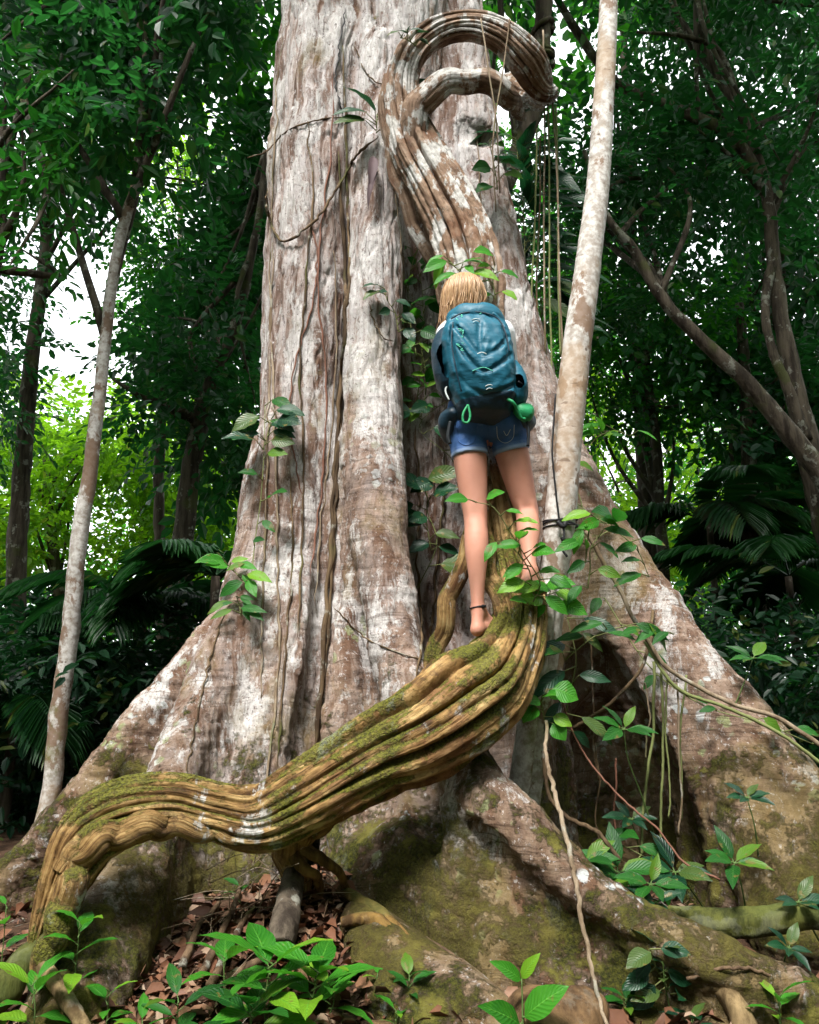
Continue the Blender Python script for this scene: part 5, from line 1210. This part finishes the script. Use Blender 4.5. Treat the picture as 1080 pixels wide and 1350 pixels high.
for a in [
    ('sapling with a whorl of shiny leaves in front of the dark hollow', [(868, 1120, 3.6), (850, 1060, 3.55), (828, 1000, 3.5), (823, 962, 3.46)], 6, 43, 'leaf_near', .40, 1),
    ('large leafy sapling in front of the dark hollow, over the front root', [(850, 1210, 3.45), (835, 1180, 3.35), (815, 1150, 3.28)], 8, 55, 'leaf_near', .42, 2),
    ('leafy shoot beside the large sapling, nearer the front root', [(800, 1190, 3.4), (780, 1160, 3.3), (770, 1135, 3.26)], 6, 42, 'leaf_near', .44, 3),
    ('shoot with blue-green leaves at the base of the right buttress', [(930, 1200, 3.5), (905, 1165, 3.42), (890, 1150, 3.38)], 7, 47, 'leaf_deep', .42, 4),
    ('bright sapling spreading leaves against the mossy right buttress', [(985, 1215, 3.3), (978, 1170, 3.22), (968, 1138, 3.18)], 7, 45, 'leaf_near', .40, 5),
    ('small sapling high on the mossy face of the right buttress', [(1000, 1130, 3.35), (995, 1090, 3.3), (985, 1052, 3.28)], 6, 28, 'leaf_deep', .44, 6),
    ('hand-shaped sapling leaf group above the ridge of the right buttress', [(955, 960, 3.75), (975, 915, 3.74), (993, 868, 3.72)], 6, 38, 'leaf_near', .40, 7),
    ('sapling with thin leaves at the right edge over the mossy log', [(1080, 1240, 3.1), (1060, 1205, 3.08), (1052, 1190, 3.08)], 5, 36, 'leaf_deep', .40, 8),
    ('bushy shoot leaning out of the hollow, topmost by the hanging roots', [(845, 1130, 3.7), (838, 1100, 3.62), (832, 1080, 3.58)], 6, 33, 'leaf_deep', .42, 9),
    ('low leafy shoot under the mossy log at the right', [(1030, 1290, 3.05), (1035, 1262, 3.02), (1040, 1250, 3.0)], 6, 31, 'leaf_deep', .42, 10),
    ('spreading shoot over the lower part of the front root', [(815, 1200, 3.3), (838, 1178, 3.18), (858, 1166, 3.14)], 6, 45, 'leaf_near', .42, 11),
    ('shoot with drooping leaves between the front root and mossy log', [(880, 1230, 3.2), (872, 1205, 3.14), (866, 1190, 3.1)], 5, 38, 'leaf_deep', .42, 12),
]: whorl(*a[:4], a[4], a[5], seed=a[6], group=SAP)
# ------------------------------------------------------------------ climbers
def climber(label, pts, lpx, every, mat, seed=0, r=.0035, wr=.62, name='climbing_plant', cat='climber', smat='green_vine', skip=0, jit=14, up=.55, camw=.85, group=None):
    """pts world points of the stem; leaves alternate along it"""
    global rp
    rp = np.random.default_rng(seed + 1300); P = np.asarray(pts); n = max(8, int(np.sum(np.linalg.norm(np.diff(P, axis=0), axis=1)) / every)); C = catmull(P, n)
    lv = []; stems = [P]
    for i in range(skip, n):
        u = 1 / FPX * C[i][1] / .95; L = lpx * u * rp.uniform(.6, 1.25); a = rp.uniform(-.5, 3.6) if i % 2 else rp.uniform(-.5, 3.6)
        st = C[i] + np.array((math.cos(a) * L * .35, -.03 - L * .15, math.sin(a) * L * .25)); a2 = a + rp.normal() * .5
        tip = st + nrm((math.cos(a2), -.25 + rp.normal() * .2, math.sin(a2) * .6 - .55)) * L
        lv.append((st, tip, L * wr * rp.uniform(.85, 1.15), nrm((rp.normal() * .3, -camw, up + rp.normal() * .2)))); stems.append([C[i], st])
    return sprig(name, label, cat, stems, lv, mat, group, r, smat, base=P[0])
def Sp(L, off=.03): return [S(x, y, off) for x, y in L]
climber('leafy creeper with pale spotted leaves left of the climber head', Sp([(560, 540), (552, 480), (545, 430), (540, 380), (548, 340)], .10), 30, .045, 'leaf_near', 1)
climber('creeper with holed leaves hanging beside the climber shoulder', Sp([(568, 480), (566, 440), (562, 400), (566, 360), (575, 330)], .16), 32, .06, 'leaf_near', 2)
climber('small dark creeper on the white bark of the central root', Sp([(520, 440), (516, 415), (508, 400), (505, 385)], .03), 26, .03, 'leaf_deep', 3)
climber('yellowish creeper shoot on the shaded trunk left of the backpack', Sp([(556, 560), (548, 510), (540, 470), (536, 440)], .12), 20, .035, 'leaf_bright', 4)
climber('dark heart-leaved climber behind the climber left thigh', Sp([(572, 770), (576, 720), (572, 670), (576, 620), (566, 570), (574, 530)], .14), 40, .11, 'leaf_deep', 5, wr=.8)
climber('broad-leaved dark climber on the shaded trunk left of the knee', Sp([(550, 730), (556, 690), (548, 660), (560, 640)], .12), 44, .10, 'leaf_deep', 6, wr=.62)
climber('climber with a green spray of leaves across the bare legs', [W(700, 800, 3.36), W(712, 770, 3.34), W(698, 742, 3.32), W(672, 700, 3.28), W(650, 668, 3.26), W(628, 662, 3.25)], 27, .055, 'leaf_bright', 7, wr=.52)
climber('leafy creeper bunched in front of the right calf', [W(704, 784, 3.33), W(699, 756, 3.3), W(690, 738, 3.29), (W(676, 722, 3.28)), W(664, 715, 3.28)], 31, .036, 'leaf_bright', 8, wr=.55)
climber('creeper with hanging oval leaves right of the slender pale tree', [W(775, 775, 3.42), W(778, 750, 3.42), W(780, 720, 3.42), W(806, 700, 3.44), W(838, 722, 3.46), W(856, 760, 3.48)], 46, .052, 'leaf_near', 9, wr=.46)
climber('leaf cluster from a thin creeper, upper right of the black cord', [W(772, 742, 3.42), W(776, 705, 3.4), W(782, 684, 3.4), W(800, 690, 3.4)], 34, .05, 'leaf_bright', 10, wr=.46)
climber('horizontal leafy spray in front of the right buttress', [W(745, 870, 3.5), W(790, 836, 3.46), W(830, 826, 3.44), W(868, 832, 3.43), W(888, 836, 3.43)], 40, .05, 'leaf_near', 11, wr=.36, up=.8)
climber('dark drooping leaves low on the slender tree right side', [W(742, 960, 3.62), W(752, 910, 3.56), W(760, 870, 3.54), W(752, 830, 3.54), W(748, 815, 3.54)], 46, .075, 'leaf_deep', 12, wr=.40)
climber('pair of round bright leaves on the lower slender tree', [W(718, 950, 3.48), W(714, 925, 3.46), W(716, 912, 3.46)], 30, .05, 'leaf_bright', 13, wr=.85)
climber('single bright leaf shoot at the top of the slender tree root', [W(726, 800, 3.46), W(722, 790, 3.44), W(718, 782, 3.43)], 34, .04, 'leaf_bright', 14, wr=.55)
climber('climber trailing down the left edge of the giant trunk', Sp([(330, 780), (338, 720), (346, 660), (352, 600), (356, 540)], .04), 34, .11, 'leaf_near', 15, wr=.5)
climber('big arrow-leaved climber at the left edge of the trunk', Sp([(352, 600), (358, 580), (362, 560)], .06), 46, .06, 'leaf_deep', 16, wr=.6)
climber('pale long-leaved shoot above the left buttress ridge', Sp([(322, 770), (314, 756), (308, 748)], .04), 30, .08, 'leaf_bright', 17, wr=.45)
climber('leafy tuft growing on the left buttress near the trunk', Sp([(318, 815), (316, 800), (314, 790)], .03), 30, .012, 'leaf_near', 18, wr=.36)
climber('dense climber of drooping dark leaves right of the upper trunk', [W(690, 400, 4.7), W(692, 340, 4.7), W(690, 280, 4.7), W(684, 220, 4.7), W(680, 180, 4.7)], 62, .020, 'leaf_deep', 19, wr=.34, up=.9)
climber('second hanging climber of dark leaves behind the hanging strings', [W(716, 460, 4.9), W(712, 380, 4.9), W(708, 300, 4.9), W(704, 220, 4.9)], 60, .026, 'leaf_deep', 20, wr=.34, up=.9)
climber('heart-leaved creeper under the inner arm of the liana loop', [W(656, 250, 4.3), W(652, 220, 4.28), W(648, 200, 4.26), W(646, 185, 4.25)], 24, .045, 'leaf_near', 21, wr=.8)
climber('yellow-green leaves where the liana meets the climber head', [W(654, 395, 3.74), W(650, 372, 3.74), W(652, 350, 3.76)], 30, .06, 'leaf_bright', 22, wr=.6)
climber('single long leaf lying over the liana above the blond head', [W(612, 366, 3.72), W(604, 356, 3.72), W(594, 345, 3.74)], 36, .08, 'leaf_bright', 23, wr=.4)
climber('small leaves sprouting on the outer bend of the liana loop', [W(548, 60, 3.86), W(536, 52, 3.84), W(528, 50, 3.84)], 20, .05, 'leaf_deep', 24, wr=.6)
climber('wide dark leaf hanging at the trunk beside the liana bend', Sp([(498, 160), (497, 175), (496, 185)], .05), 60, .12, 'leaf_deep', 25, wr=.35)
climber('trailing creeper along the ridge of the right buttress', Sp([(800, 790), (860, 880), (930, 930), (1000, 960), (1060, 990)], .05), 26, .12, 'leaf_near', 26, wr=.5)
climber('creeper with small leaves on the upper right buttress', Sp([(770, 700), (764, 660), (748, 630), (742, 600)], .03), 26, .06, 'leaf_near', 27, wr=.55)
climber('grass-like shoot at the right buttress edge near the slender tree', [W(775, 590, 4.1), W(790, 575, 4.1), W(812, 568, 4.1), W(830, 575, 4.1)], 40, .09, 'leaf_bright', 28, wr=.25)
climber('brown-tipped creeper across the dark hollow', [W(760, 1130, 3.6), W(800, 1110, 3.55), W(850, 1130, 3.5), W(880, 1150, 3.45)], 34, .07, 'leaf_near', 29, wr=.45)
climber('small leaved creeper hanging down the lower front root', Sp([(860, 1250), (868, 1270), (878, 1290), (885, 1310)], .02), 34, .05, 'leaf_deep', 30, wr=.6)
# withered leaf caught beside the liana
m = MB(); rp = np.random.default_rng(3)
leaf(m, S(494, 215, .05), S(490, 265, .08), .06, (0.2, -1, .1), .5, .2); leaf(m, S(498, 235, .06), S(487, 285, .06), .04, (-.3, -1, .1), .6, .2)
tag(m.build('withered_leaf', M['lilac']), 'withered purplish leaf hanging on the trunk left of the liana bend', 'leaf')
# ------------------------------------------------------------------ vines, hanging strings, sticks
def vine(name, label, pts, r, mat, group=None, wob=.006, n=None, cat='vine', seed=0, nseg=6):
    m = MB(); P = np.asarray(pts); tube(m, P, r, nseg, n or max(16, int(6 * len(P))), wob, True, seed)
    return tag(m.build(name, M[mat]), label, cat, group)
TV_ = 'thin vines creeping up the giant trunk'
def trunkvine(label, px, r, mat, seed, off=None):
    rr = r if np.isscalar(r) else max(r)
    C = catmull(np.array([(x, y, 0) for x, y in px], float), len(px) * 7); C[:, 0] += np.random.default_rng(seed).normal(size=len(C)) * 1.0
    P = np.array([S(x, y, rr * .9 if off is None else off) for x, y, _ in C])
    d = P[:, 1].copy()
    for _ in range(3): d[1:-1] = np.minimum(d[1:-1], (d[:-2] + d[2:]) / 2 + .02)
    P = np.array([W(C[i, 0], C[i, 1], d[i]) for i in range(len(C))]); e_ = np.minimum(np.linspace(0, 9, len(P)), np.linspace(9, 0, len(P))); r = .72 * rr * np.clip(.25 + e_, 0, 1) * (1 + .2 * np.sin(np.arange(len(P)) * .9 + seed))
    vine('creeping_vine', label, P, r, mat, TV_, 0, len(P) * 2, seed=seed)
trunkvine('looped brown vine sagging across the upper left trunk', [(352, 248), (352, 275), (362, 305), (372, 318), (390, 312), (420, 285), (450, 240), (470, 205), (500, 180)], .011, 'vine', 1, .03)
trunkvine('thin curved vine arching over the trunk top left', [(326, 208), (350, 200), (380, 172), (420, 158), (455, 154)], .007, 'vine', 2)
trunkvine('long pale vine running down the left edge of the trunk', [(376, 30), (366, 110), (362, 200), (356, 330), (356, 440), (354, 560), (350, 680), (346, 800), (345, 920)], .008, 'pale_vine', 3)
trunkvine('pale root following the trunk left face to the ground', [(360, 320), (358, 450), (364, 600), (366, 720), (368, 860), (360, 960), (348, 1060)], .009, 'pale_vine', 4)
trunkvine('reddish root line down the middle of the left trunk face', [(440, 90), (436, 200), (424, 300), (420, 400), (430, 480), (428, 600), (410, 760)], .008, 'red_vine', 5)
trunkvine('brown root line left of the vertical crevice', [(405, 160), (412, 260), (402, 380), (396, 480), (400, 600), (398, 720), (392, 840)], .009, 'vine', 6)
trunkvine('twin roots hugging the crevice edge beside the central column', [(452, 60), (456, 160), (458, 260), (462, 340), (456, 430), (450, 520), (444, 640), (436, 780), (428, 900)], .013, 'vine', 7)
trunkvine('thick root in the crevice left of the central column', [(448, 200), (452, 300), (455, 420), (447, 540), (440, 660), (431, 800), (420, 950), (414, 1030)], .018, 'vine', 8)
trunkvine('slanting dark vine on the upper left trunk', [(456, 10), (448, 60), (442, 110), (452, 150)], .007, 'cord', 9)
trunkvine('thin branching vine on the trunk left of the loop', [(468, 60), (480, 90), (496, 108), (512, 112)], .006, 'vine', 10)
trunkvine('reddish vine crossing the left face low down', [(405, 280), (418, 330), (412, 400), (398, 450), (386, 500), (382, 560), (400, 660)], .007, 'red_vine', 11)
trunkvine('fine vine on the white central root', [(486, 400), (492, 420), (505, 445), (520, 450)], .005, 'vine', 12)
trunkvine('pale string hanging in front of the recess above the head', [(519, 200), (522, 260), (530, 330), (534, 400), (536, 470)], .005, 'pale_vine', 13, .05)
trunkvine('brown vine inside the recess left of the legs', [(548, 560), (552, 640), (550, 740), (556, 840), (548, 900)], .010, 'vine', 14)
trunkvine('second recess vine leaning towards the liana', [(590, 600), (584, 660), (576, 740), (572, 800), (566, 870)], .011, 'vine', 15)
trunkvine('fine grey root down the right half of the upper trunk', [(628, 180), (634, 260), (640, 340), (646, 400)], .006, 'pale_vine', 16)
trunkvine('thin brown vine across the lower left buttress', [(300, 800), (280, 860), (262, 930), (250, 1000), (240, 1040)], .006, 'vine', 17)
trunkvine('dark vine over the central root base', [(440, 800), (480, 840), (530, 862), (566, 872)], .005, 'vine', 18)
trunkvine('root line down the left trunk face beside the rotten seam', [(382, 620), (386, 720), (378, 840), (372, 930), (366, 1010)], .008, 'vine', 19)
trunkvine('grey root beside the long reddish line', [(440, 330), (444, 440), (438, 560), (424, 690), (416, 800)], .007, 'pale_vine', 20)
HS = 'thin strings hanging right of the loop'
for i, (x0, x1, y0, y1, d, mt) in enumerate([(708, 700, 170, 480, 4.35, 'green_vine'), (716, 719, 40, 470, 4.3, 'pale_vine'), (722, 728, 120, 500, 4.3, 'green_vine'), (729, 745, 130, 520, 4.2, 'pale_vine'), (712, 708, 180, 440, 4.4, 'vine'), (733, 739, 140, 470, 4.3, 'green_vine')]):
    vine('hanging_string', ['olive string hanging closest to the trunk right of the loop', 'long pale string hanging from the top right of the loop', 'olive string hanging midway between loop and slender tree', 'pale string slanting towards the slender pale tree', 'short brown string hanging under the outer loop', 'olive string nearest the slender pale tree'][i],
         [W(x0, y0, d), W((x0 * 2 + x1) / 3 + 1, (2 * y0 + y1) / 3, d), W((x0 + 2 * x1) / 3 - 1, (y0 + 2 * y1) / 3, d), W(x1, y1, d)], .006, mt, HS, .004, 40, 'string', i)
for i, (a, b) in enumerate([((634, 25), (655, 165)), ((672, 25), (650, 190))]):
    vine('hanging_string', ['white string crossing the inside of the liana loop leftward', 'white string crossing the inside of the liana loop rightward'][i], [W(*a, 3.76), W((a[0] + b[0]) / 2, (a[1] + b[1]) / 2, 3.74), W(*b, 3.76), W(b[0] + 4, b[1] + 90, 3.9)], .0045, 'pale_vine', HS, .003, 30, 'string', i + 20)
HR = 'aerial roots hanging over the dark hollow'
for i, (x0, y0, x1, y1, d, mt, r) in enumerate([(778, 840, 790, 1030, 3.72, 'vine', .0045), (862, 872, 846, 1130, 3.57, 'green_vine', .0065), (872, 885, 870, 1130, 3.6, 'green_vine', .006), (893, 895, 896, 1100, 3.56, 'pale_vine', .0045), (880, 890, 882, 1080, 3.58, 'green_vine', .004), (905, 890, 898, 1080, 3.6, 'green_vine', .005), (812, 1000, 816, 1120, 3.7, 'red_vine', .005), (785, 980, 790, 1110, 3.72, 'vine', .004), (850, 900, 852, 1000, 3.66, 'pale_vine', .004)]):
    vine('aerial_root', ['brown aerial root at the left side of the dark hollow', 'stout olive aerial root down the middle of the hollow', 'thin olive aerial root right of the stout one', 'pale aerial root against the right buttress face', 'hair-thin olive root between two stouter ones', 'curving green root furthest right over the buttress', 'reddish aerial root deep in the hollow', 'thin dark root hanging behind the five-leaved sapling', 'short pale root at the top of the hollow'][i],
         [W(x0, y0, d), W(x0 * .6 + x1 * .4 + 5 * math.sin(i), y0 * .6 + y1 * .4, d), W(x0 * .25 + x1 * .75 - 4 * math.cos(i), y0 * .25 + y1 * .75, d), W(x1, y1, d)], r, mt, HR, .006, 40, 'root', i)
vine('creeping_vine', 'long pale vine slanting from the slender tree over the right buttress', [W(772, 700, 3.6), W(806, 760, 3.6), W(850, 840, 3.56), W(880, 882, 3.55), W(960, 925, 3.5), W(1030, 950, 3.44), W(1110, 1000, 3.38)], .010, 'pale_vine', None, .006, 70, seed=1)
vine('creeping_vine', 'second slanting vine just under the long pale one', [W(850, 846, 3.58), W(892, 905, 3.54), W(965, 935, 3.5), W(1030, 968, 3.44), W(1110, 1030, 3.38)], .008, 'green_vine', None, .006, 60, seed=2)
vine('creeping_vine', 'arching vine from the slender tree down into the saplings', [W(735, 900, 3.6), W(752, 960, 3.58), W(790, 1020, 3.52), W(832, 1062, 3.45), W(870, 1095, 3.42), W(905, 1140, 3.36), W(950, 1160, 3.3)], .0045, 'red_vine', None, .008, 50, seed=3)
vine('creeping_vine', 'bent brown stem rising across the hollow to the buttress', [W(755, 960, 3.62), W(800, 930, 3.6), W(840, 890, 3.58), W(856, 855, 3.66), W(860, 820, 3.85), S(862, 806, .005)], .008, 'vine', None, .006, 50, seed=4)
vine('twig', 'crooked white twig hanging from the slender tree down to the ground', [W(720, 950, 3.44), W(722, 985, 3.36), W(734, 1060, 3.2), W(748, 1110, 3.1), W(764, 1170, 3.0), W(772, 1230, 2.92), W(784, 1290, 2.84), W(800, 1350, 2.78), W(806, 1372, 2.76)], [.007, .008, .009, .0095, .0085, .008, .007, .006, .005], 'pale_vine', None, .014, 90, 'twig', 5, 8)
vine('twig', 'thin vine tangled beside the white hanging twig', [W(716, 990, 3.5), W(722, 1040, 3.46), W(742, 1070, 3.4), W(790, 1100, 3.3), W(815, 1135, 3.25)], .009, 'vine', None, .012, 50, 'twig', 6)
vine('twig', 'brown twig crossing the broken branch at lower right', [W(905, 1290, 2.86), W(950, 1278, 2.85), W(1000, 1280, 2.86), W(1040, 1300, 2.88)], .006, 'twig', None, .010, 40, 'twig', 7)
for i, (a, b, c) in enumerate([((262, 1290, 3.05), (300, 1215, 3.3), (318, 1170, 3.5)), ((276, 1300, 3.0), (312, 1230, 3.2), (335, 1195, 3.4)), ((240, 1275, 3.1), (262, 1225, 3.3), (290, 1190, 3.5)), ((300, 1290, 3.0), (350, 1262, 3.05), (392, 1250, 3.1)), ((560, 1240, 3.2), (595, 1262, 3.1), (622, 1290, 3.0))]):
    vine('stick', ['longest dead stick leaning on the bank below the liana arch', 'dead stick lying beside the longest one under the arch', 'short dead stick near the dark hole under the arch', 'thin twig lying on the litter behind the seedlings', 'twig lying in the litter beside the front root'][i], [W(*a), W(*b), W(*c)], (.016, .009), 'twig', 'dead sticks on the forest floor', .006, 30, 'stick', i, 8)
# dry grass stems below the liana foot
m = MB(); rq = np.random.default_rng(9)
for k in range(46):
    a = W(rq.uniform(270, 385), rq.uniform(1120, 1260), rq.uniform(3.2, 3.7)); a[2] = max(a[2], float(ground_z(a[0], a[1])) + .01); dv = np.array((rq.normal() * .12, -abs(rq.normal()) * .12, rq.uniform(-.05, .16))); tube(m, [a, a + dv * .6 + (0, 0, .03), a + dv * 1.3], (.0022, .001), 4, 8)
tag(m.build('dry_grass', M['pale_vine']), 'dry straw and rootlets hanging on the bank under the liana', 'dry grass', kind='stuff')
# ------------------------------------------------------------------ dead wood, stone, litter
def log(name, label, rows_, mat, cat, lobes=3, seed=0, bump_=.12):
    P = wpts(rows_); Q = catmull(np.column_stack((P, [q[3] for q in rows_])), 90); C, r = Q[:, :3], Q[:, 3]; T, N, B = frames(C); nth = 28
    th = np.linspace(0, 2 * np.pi, nth, endpoint=False)[None]; s = np.linspace(0, 6, 90)[:, None]; one = np.ones((90, nth), np.float32)
    rr = r[:, None] * (1 + bump_ * vnoise(np.cos(th).astype(np.float32) * one, np.sin(th).astype(np.float32) * one, (s * one).astype(np.float32), 1.6, seed) + .08 * np.abs(np.sin(lobes * th + s)) + .05 * vnoise(np.cos(th).astype(np.float32) * one * 3, np.sin(th).astype(np.float32) * one * 3, (s * one).astype(np.float32) * 2, 2, seed + 1))
    V = C[:, None] + rr[..., None] * (np.cos(th)[..., None] * N[:, None] + np.sin(th)[..., None] * B[:, None])
    i = np.arange(89)[:, None] * nth; j = np.arange(nth)[None]; j2 = (j + 1) % nth
    F = np.stack((i + j, i + j2, i + nth + j2, i + nth + j), -1).reshape(-1, 4); Vf = np.vstack((V.reshape(-1, 3), C[0], C[-1])); k = 90 * nth
    F3 = np.array([(k, (q + 1) % nth, q) for q in range(nth)] + [(k + 1, 89 * nth + q, 89 * nth + (q + 1) % nth) for q in range(nth)])
    return tag(np_mesh(name, Vf, [F, F3], M[mat]), label, cat)
log('broken_branch', 'pale broken branch leaning on the front root at lower right', [(922, 1236, 3.02, .040), (938, 1262, 2.96, .046), (955, 1300, 2.90, .040), (980, 1345, 2.84, .036), (1000, 1385, 2.8, .034)], 'deadwood', 'branch', 2, 1)
log('fallen_log', 'mossy fallen log lying at the right edge under the buttress', [(880, 1206, 3.25, .03), (930, 1216, 3.2, .05), (1000, 1216, 3.14, .048), (1060, 1208, 3.1, .045), (1130, 1212, 3.05, .045)], 'moss_bark', 'log', 3, 2)

log('cut_root', 'pale cut root end sticking out below the liana foot', [(371, 1246, 3.06, .046), (374, 1224, 3.10, .050), (380, 1192, 3.2, .046), (388, 1150, 3.34, .04)], 'mid', 'root', 2, 3, .06)
log('dead_branch', 'pale dead branch propped in the bottom left corner', [(52, 1268, 2.86, .026), (70, 1292, 2.82, .024), (96, 1330, 2.76, .022), (122, 1375, 2.7, .02)], 'deadwood', 'branch', 2, 4)
log('exposed_root', 'thick mossy root crossing the bottom left edge', [(-30, 1330, 2.85, .05), (10, 1300, 2.88, .05), (30, 1270, 2.92, .045), (58, 1246, 2.96, .04)], 'moss_bark', 'root', 2, 5)
log('exposed_root', 'ochre root lying on the mound below the liana foot', [(448, 1172, 3.42, .022), (478, 1190, 3.34, .024), (500, 1206, 3.27, .03), (516, 1222, 3.2, .03), (545, 1250, 3.1, .018)], 'root', 'root', 2, 6)
log('exposed_root', 'short ochre root stub beside the longer root on the mound', [(450, 1216, 3.2, .016), (472, 1212, 3.2, .022), (498, 1214, 3.2, .026), (512, 1228, 3.16, .022)], 'root', 'root', 2, 7)
def stone(label, px, py, d, r, seed, mat='stone', sc=(1, 1, .7)):
    c = W(px, py, d); c[2] = float(ground_z(c[0], c[1])) + r * .25; f = Field(c - r * 1.6, c + r * 1.6, r / 11)
    f.cone(c - np.array((r * .25, 0, 0)), c + np.array((r * .25, .05 * r, 0)), r * .8, r * .7, .02, 'u', (1, 1, 1.3)); X_, Y_, Z_ = f.grid((slice(None),) * 3); f.F = f.F + r * .16 * fbm(X_, Y_, Z_, 1.6 / r, 3, seed)
    v_, q_ = f.surface(); v_ = relax(v_, q_, 1); return tag(np_mesh('stone', v_, [q_], M[mat]), label, 'stone')
stone('small ochre stone behind the bottom clump of seedlings', 412, 1268, 3.05, .05, 1)
stone('ochre stone at the bottom edge beside the mossy surface root', 500, 1348, 2.82, .06, 2)
stone('broad brown boulder half buried at the bottom edge right of centre', 735, 1378, 2.84, .17, 3)
# leaf litter: countless dead leaves on the soil
rl_ = np.random.default_rng(12); n_ = 5200
lx = np.concatenate((rl_.normal(-.55, .55, 2200), rl_.uniform(-1.9, 2.0, 2000), rl_.normal(.22, .22, 1000))); ly = np.concatenate((rl_.normal(3.15, .28, 2200), rl_.uniform(2.5, 4.3, 2000), rl_.normal(3.1, .22, 1000)))
lz = ground_z(lx, ly) + rl_.uniform(.002, .030, n_); a_ = rl_.uniform(0, 6.28, n_); Dl = np.column_stack((np.cos(a_), np.sin(a_), rl_.normal(size=n_) * .28)); Nl = np.column_stack((rl_.normal(size=n_) * .45, rl_.normal(size=n_) * .45 - .15, np.ones(n_)))
Ll = np.clip(rl_.lognormal(-3.05, .42, n_), .018, .13); V, F = leaves_mesh(np.column_stack((lx, ly, lz)), Dl, Nl, Ll, Ll * rl_.uniform(.4, .65, n_))
V = V.reshape(n_, 6, 3); V[:, (1, 2, 4, 5), 2] += (rl_.uniform(-.1, .5, n_) * Ll)[:, None] * .5; V = V.reshape(-1, 3)
tag(np_mesh('leaf_litter', V, [F], M['litter'], None, True), 'brown fallen leaves covering the soil between the roots', 'leaf litter', kind='stuff')

m = MB(); rq = np.random.default_rng(19)
for k in range(260):
    x, y = rq.uniform(-1.7, 1.8), rq.uniform(2.6, 4.0); a = rq.uniform(0, 6.28); L = rq.uniform(.05, .26); z = float(ground_z(x, y)) + .012
    e = np.array((x + L * math.cos(a), y + L * math.sin(a), 0)); e[2] = float(ground_z(e[0], e[1])) + rq.uniform(.008, .04); c = (np.array((x, y, z)) + e) / 2 + np.array((rq.normal() * .02, rq.normal() * .02, .012))
    tube(m, [(x, y, z), c, e], (rq.uniform(.0018, .0045), .0012), 5, 7)
tag(m.build('twig_litter', M['twig']), 'small broken twigs scattered through the fallen leaves', 'twigs', kind='stuff')
# ------------------------------------------------------------------ light
world = bpy.data.worlds.new('World'); scene.world = world; world.use_nodes = True
nt = world.node_tree; nt.nodes.clear()
sky = nt.nodes.new('ShaderNodeTexSky'); sky.sky_type = 'NISHITA'; sky.sun_disc = False
SUN_EL, SUN_AZ = R(57), R(-160)      # azimuth measured from +Y towards +X: light comes over the camera's left shoulder
sky.sun_elevation = SUN_EL; sky.sun_rotation = SUN_AZ; sky.dust_density = 4.0; sky.air_density = 1.0; sky.ozone_density = 1.0
hs = nt.nodes.new('ShaderNodeHueSaturation'); hs.inputs['Saturation'].default_value = .22
bg = nt.nodes.new('ShaderNodeBackground'); bg.inputs['Strength'].default_value = .15
wo = nt.nodes.new('ShaderNodeOutputWorld')
mxw = nt.nodes.new('ShaderNodeMix'); mxw.data_type = 'RGBA'; mxw.inputs[0].default_value = .55; mxw.inputs[7].default_value = (7.5, 7.7, 8.0, 1)   # thin white cloud over the blue
nt.links.new(sky.outputs[0], hs.inputs['Color']); nt.links.new(hs.outputs[0], mxw.inputs[6]); nt.links.new(mxw.outputs[2], bg.inputs[0]); nt.links.new(bg.outputs[0], wo.inputs[0])
sl = bpy.data.lights.new('sun', 'SUN'); sl.energy = 2.0; sl.angle = R(14); sl.color = (1, .96, .90)
so = bpy.data.objects.new('sun', sl); COL.objects.link(so)
dirv = Vector((math.sin(SUN_AZ) * math.cos(SUN_EL), math.cos(SUN_AZ) * math.cos(SUN_EL), math.sin(SUN_EL)))
so.rotation_euler = dirv.to_track_quat('Z', 'Y').to_euler(); so.location = (-3, -4, 9)
vs = scene.view_settings; scene.display_settings.display_device = 'sRGB'
vs.view_transform = 'Standard'; vs.look = 'None'; vs.gamma = 1; vs.use_curve_mapping = False; vs.exposure = EXPO
cy = scene.cycles
cy.max_bounces = 7; cy.diffuse_bounces = 4; cy.glossy_bounces = 2; cy.transmission_bounces = 4; cy.transparent_max_bounces = 6
cy.use_denoising = True; cy.caustics_reflective = False; cy.caustics_refractive = False
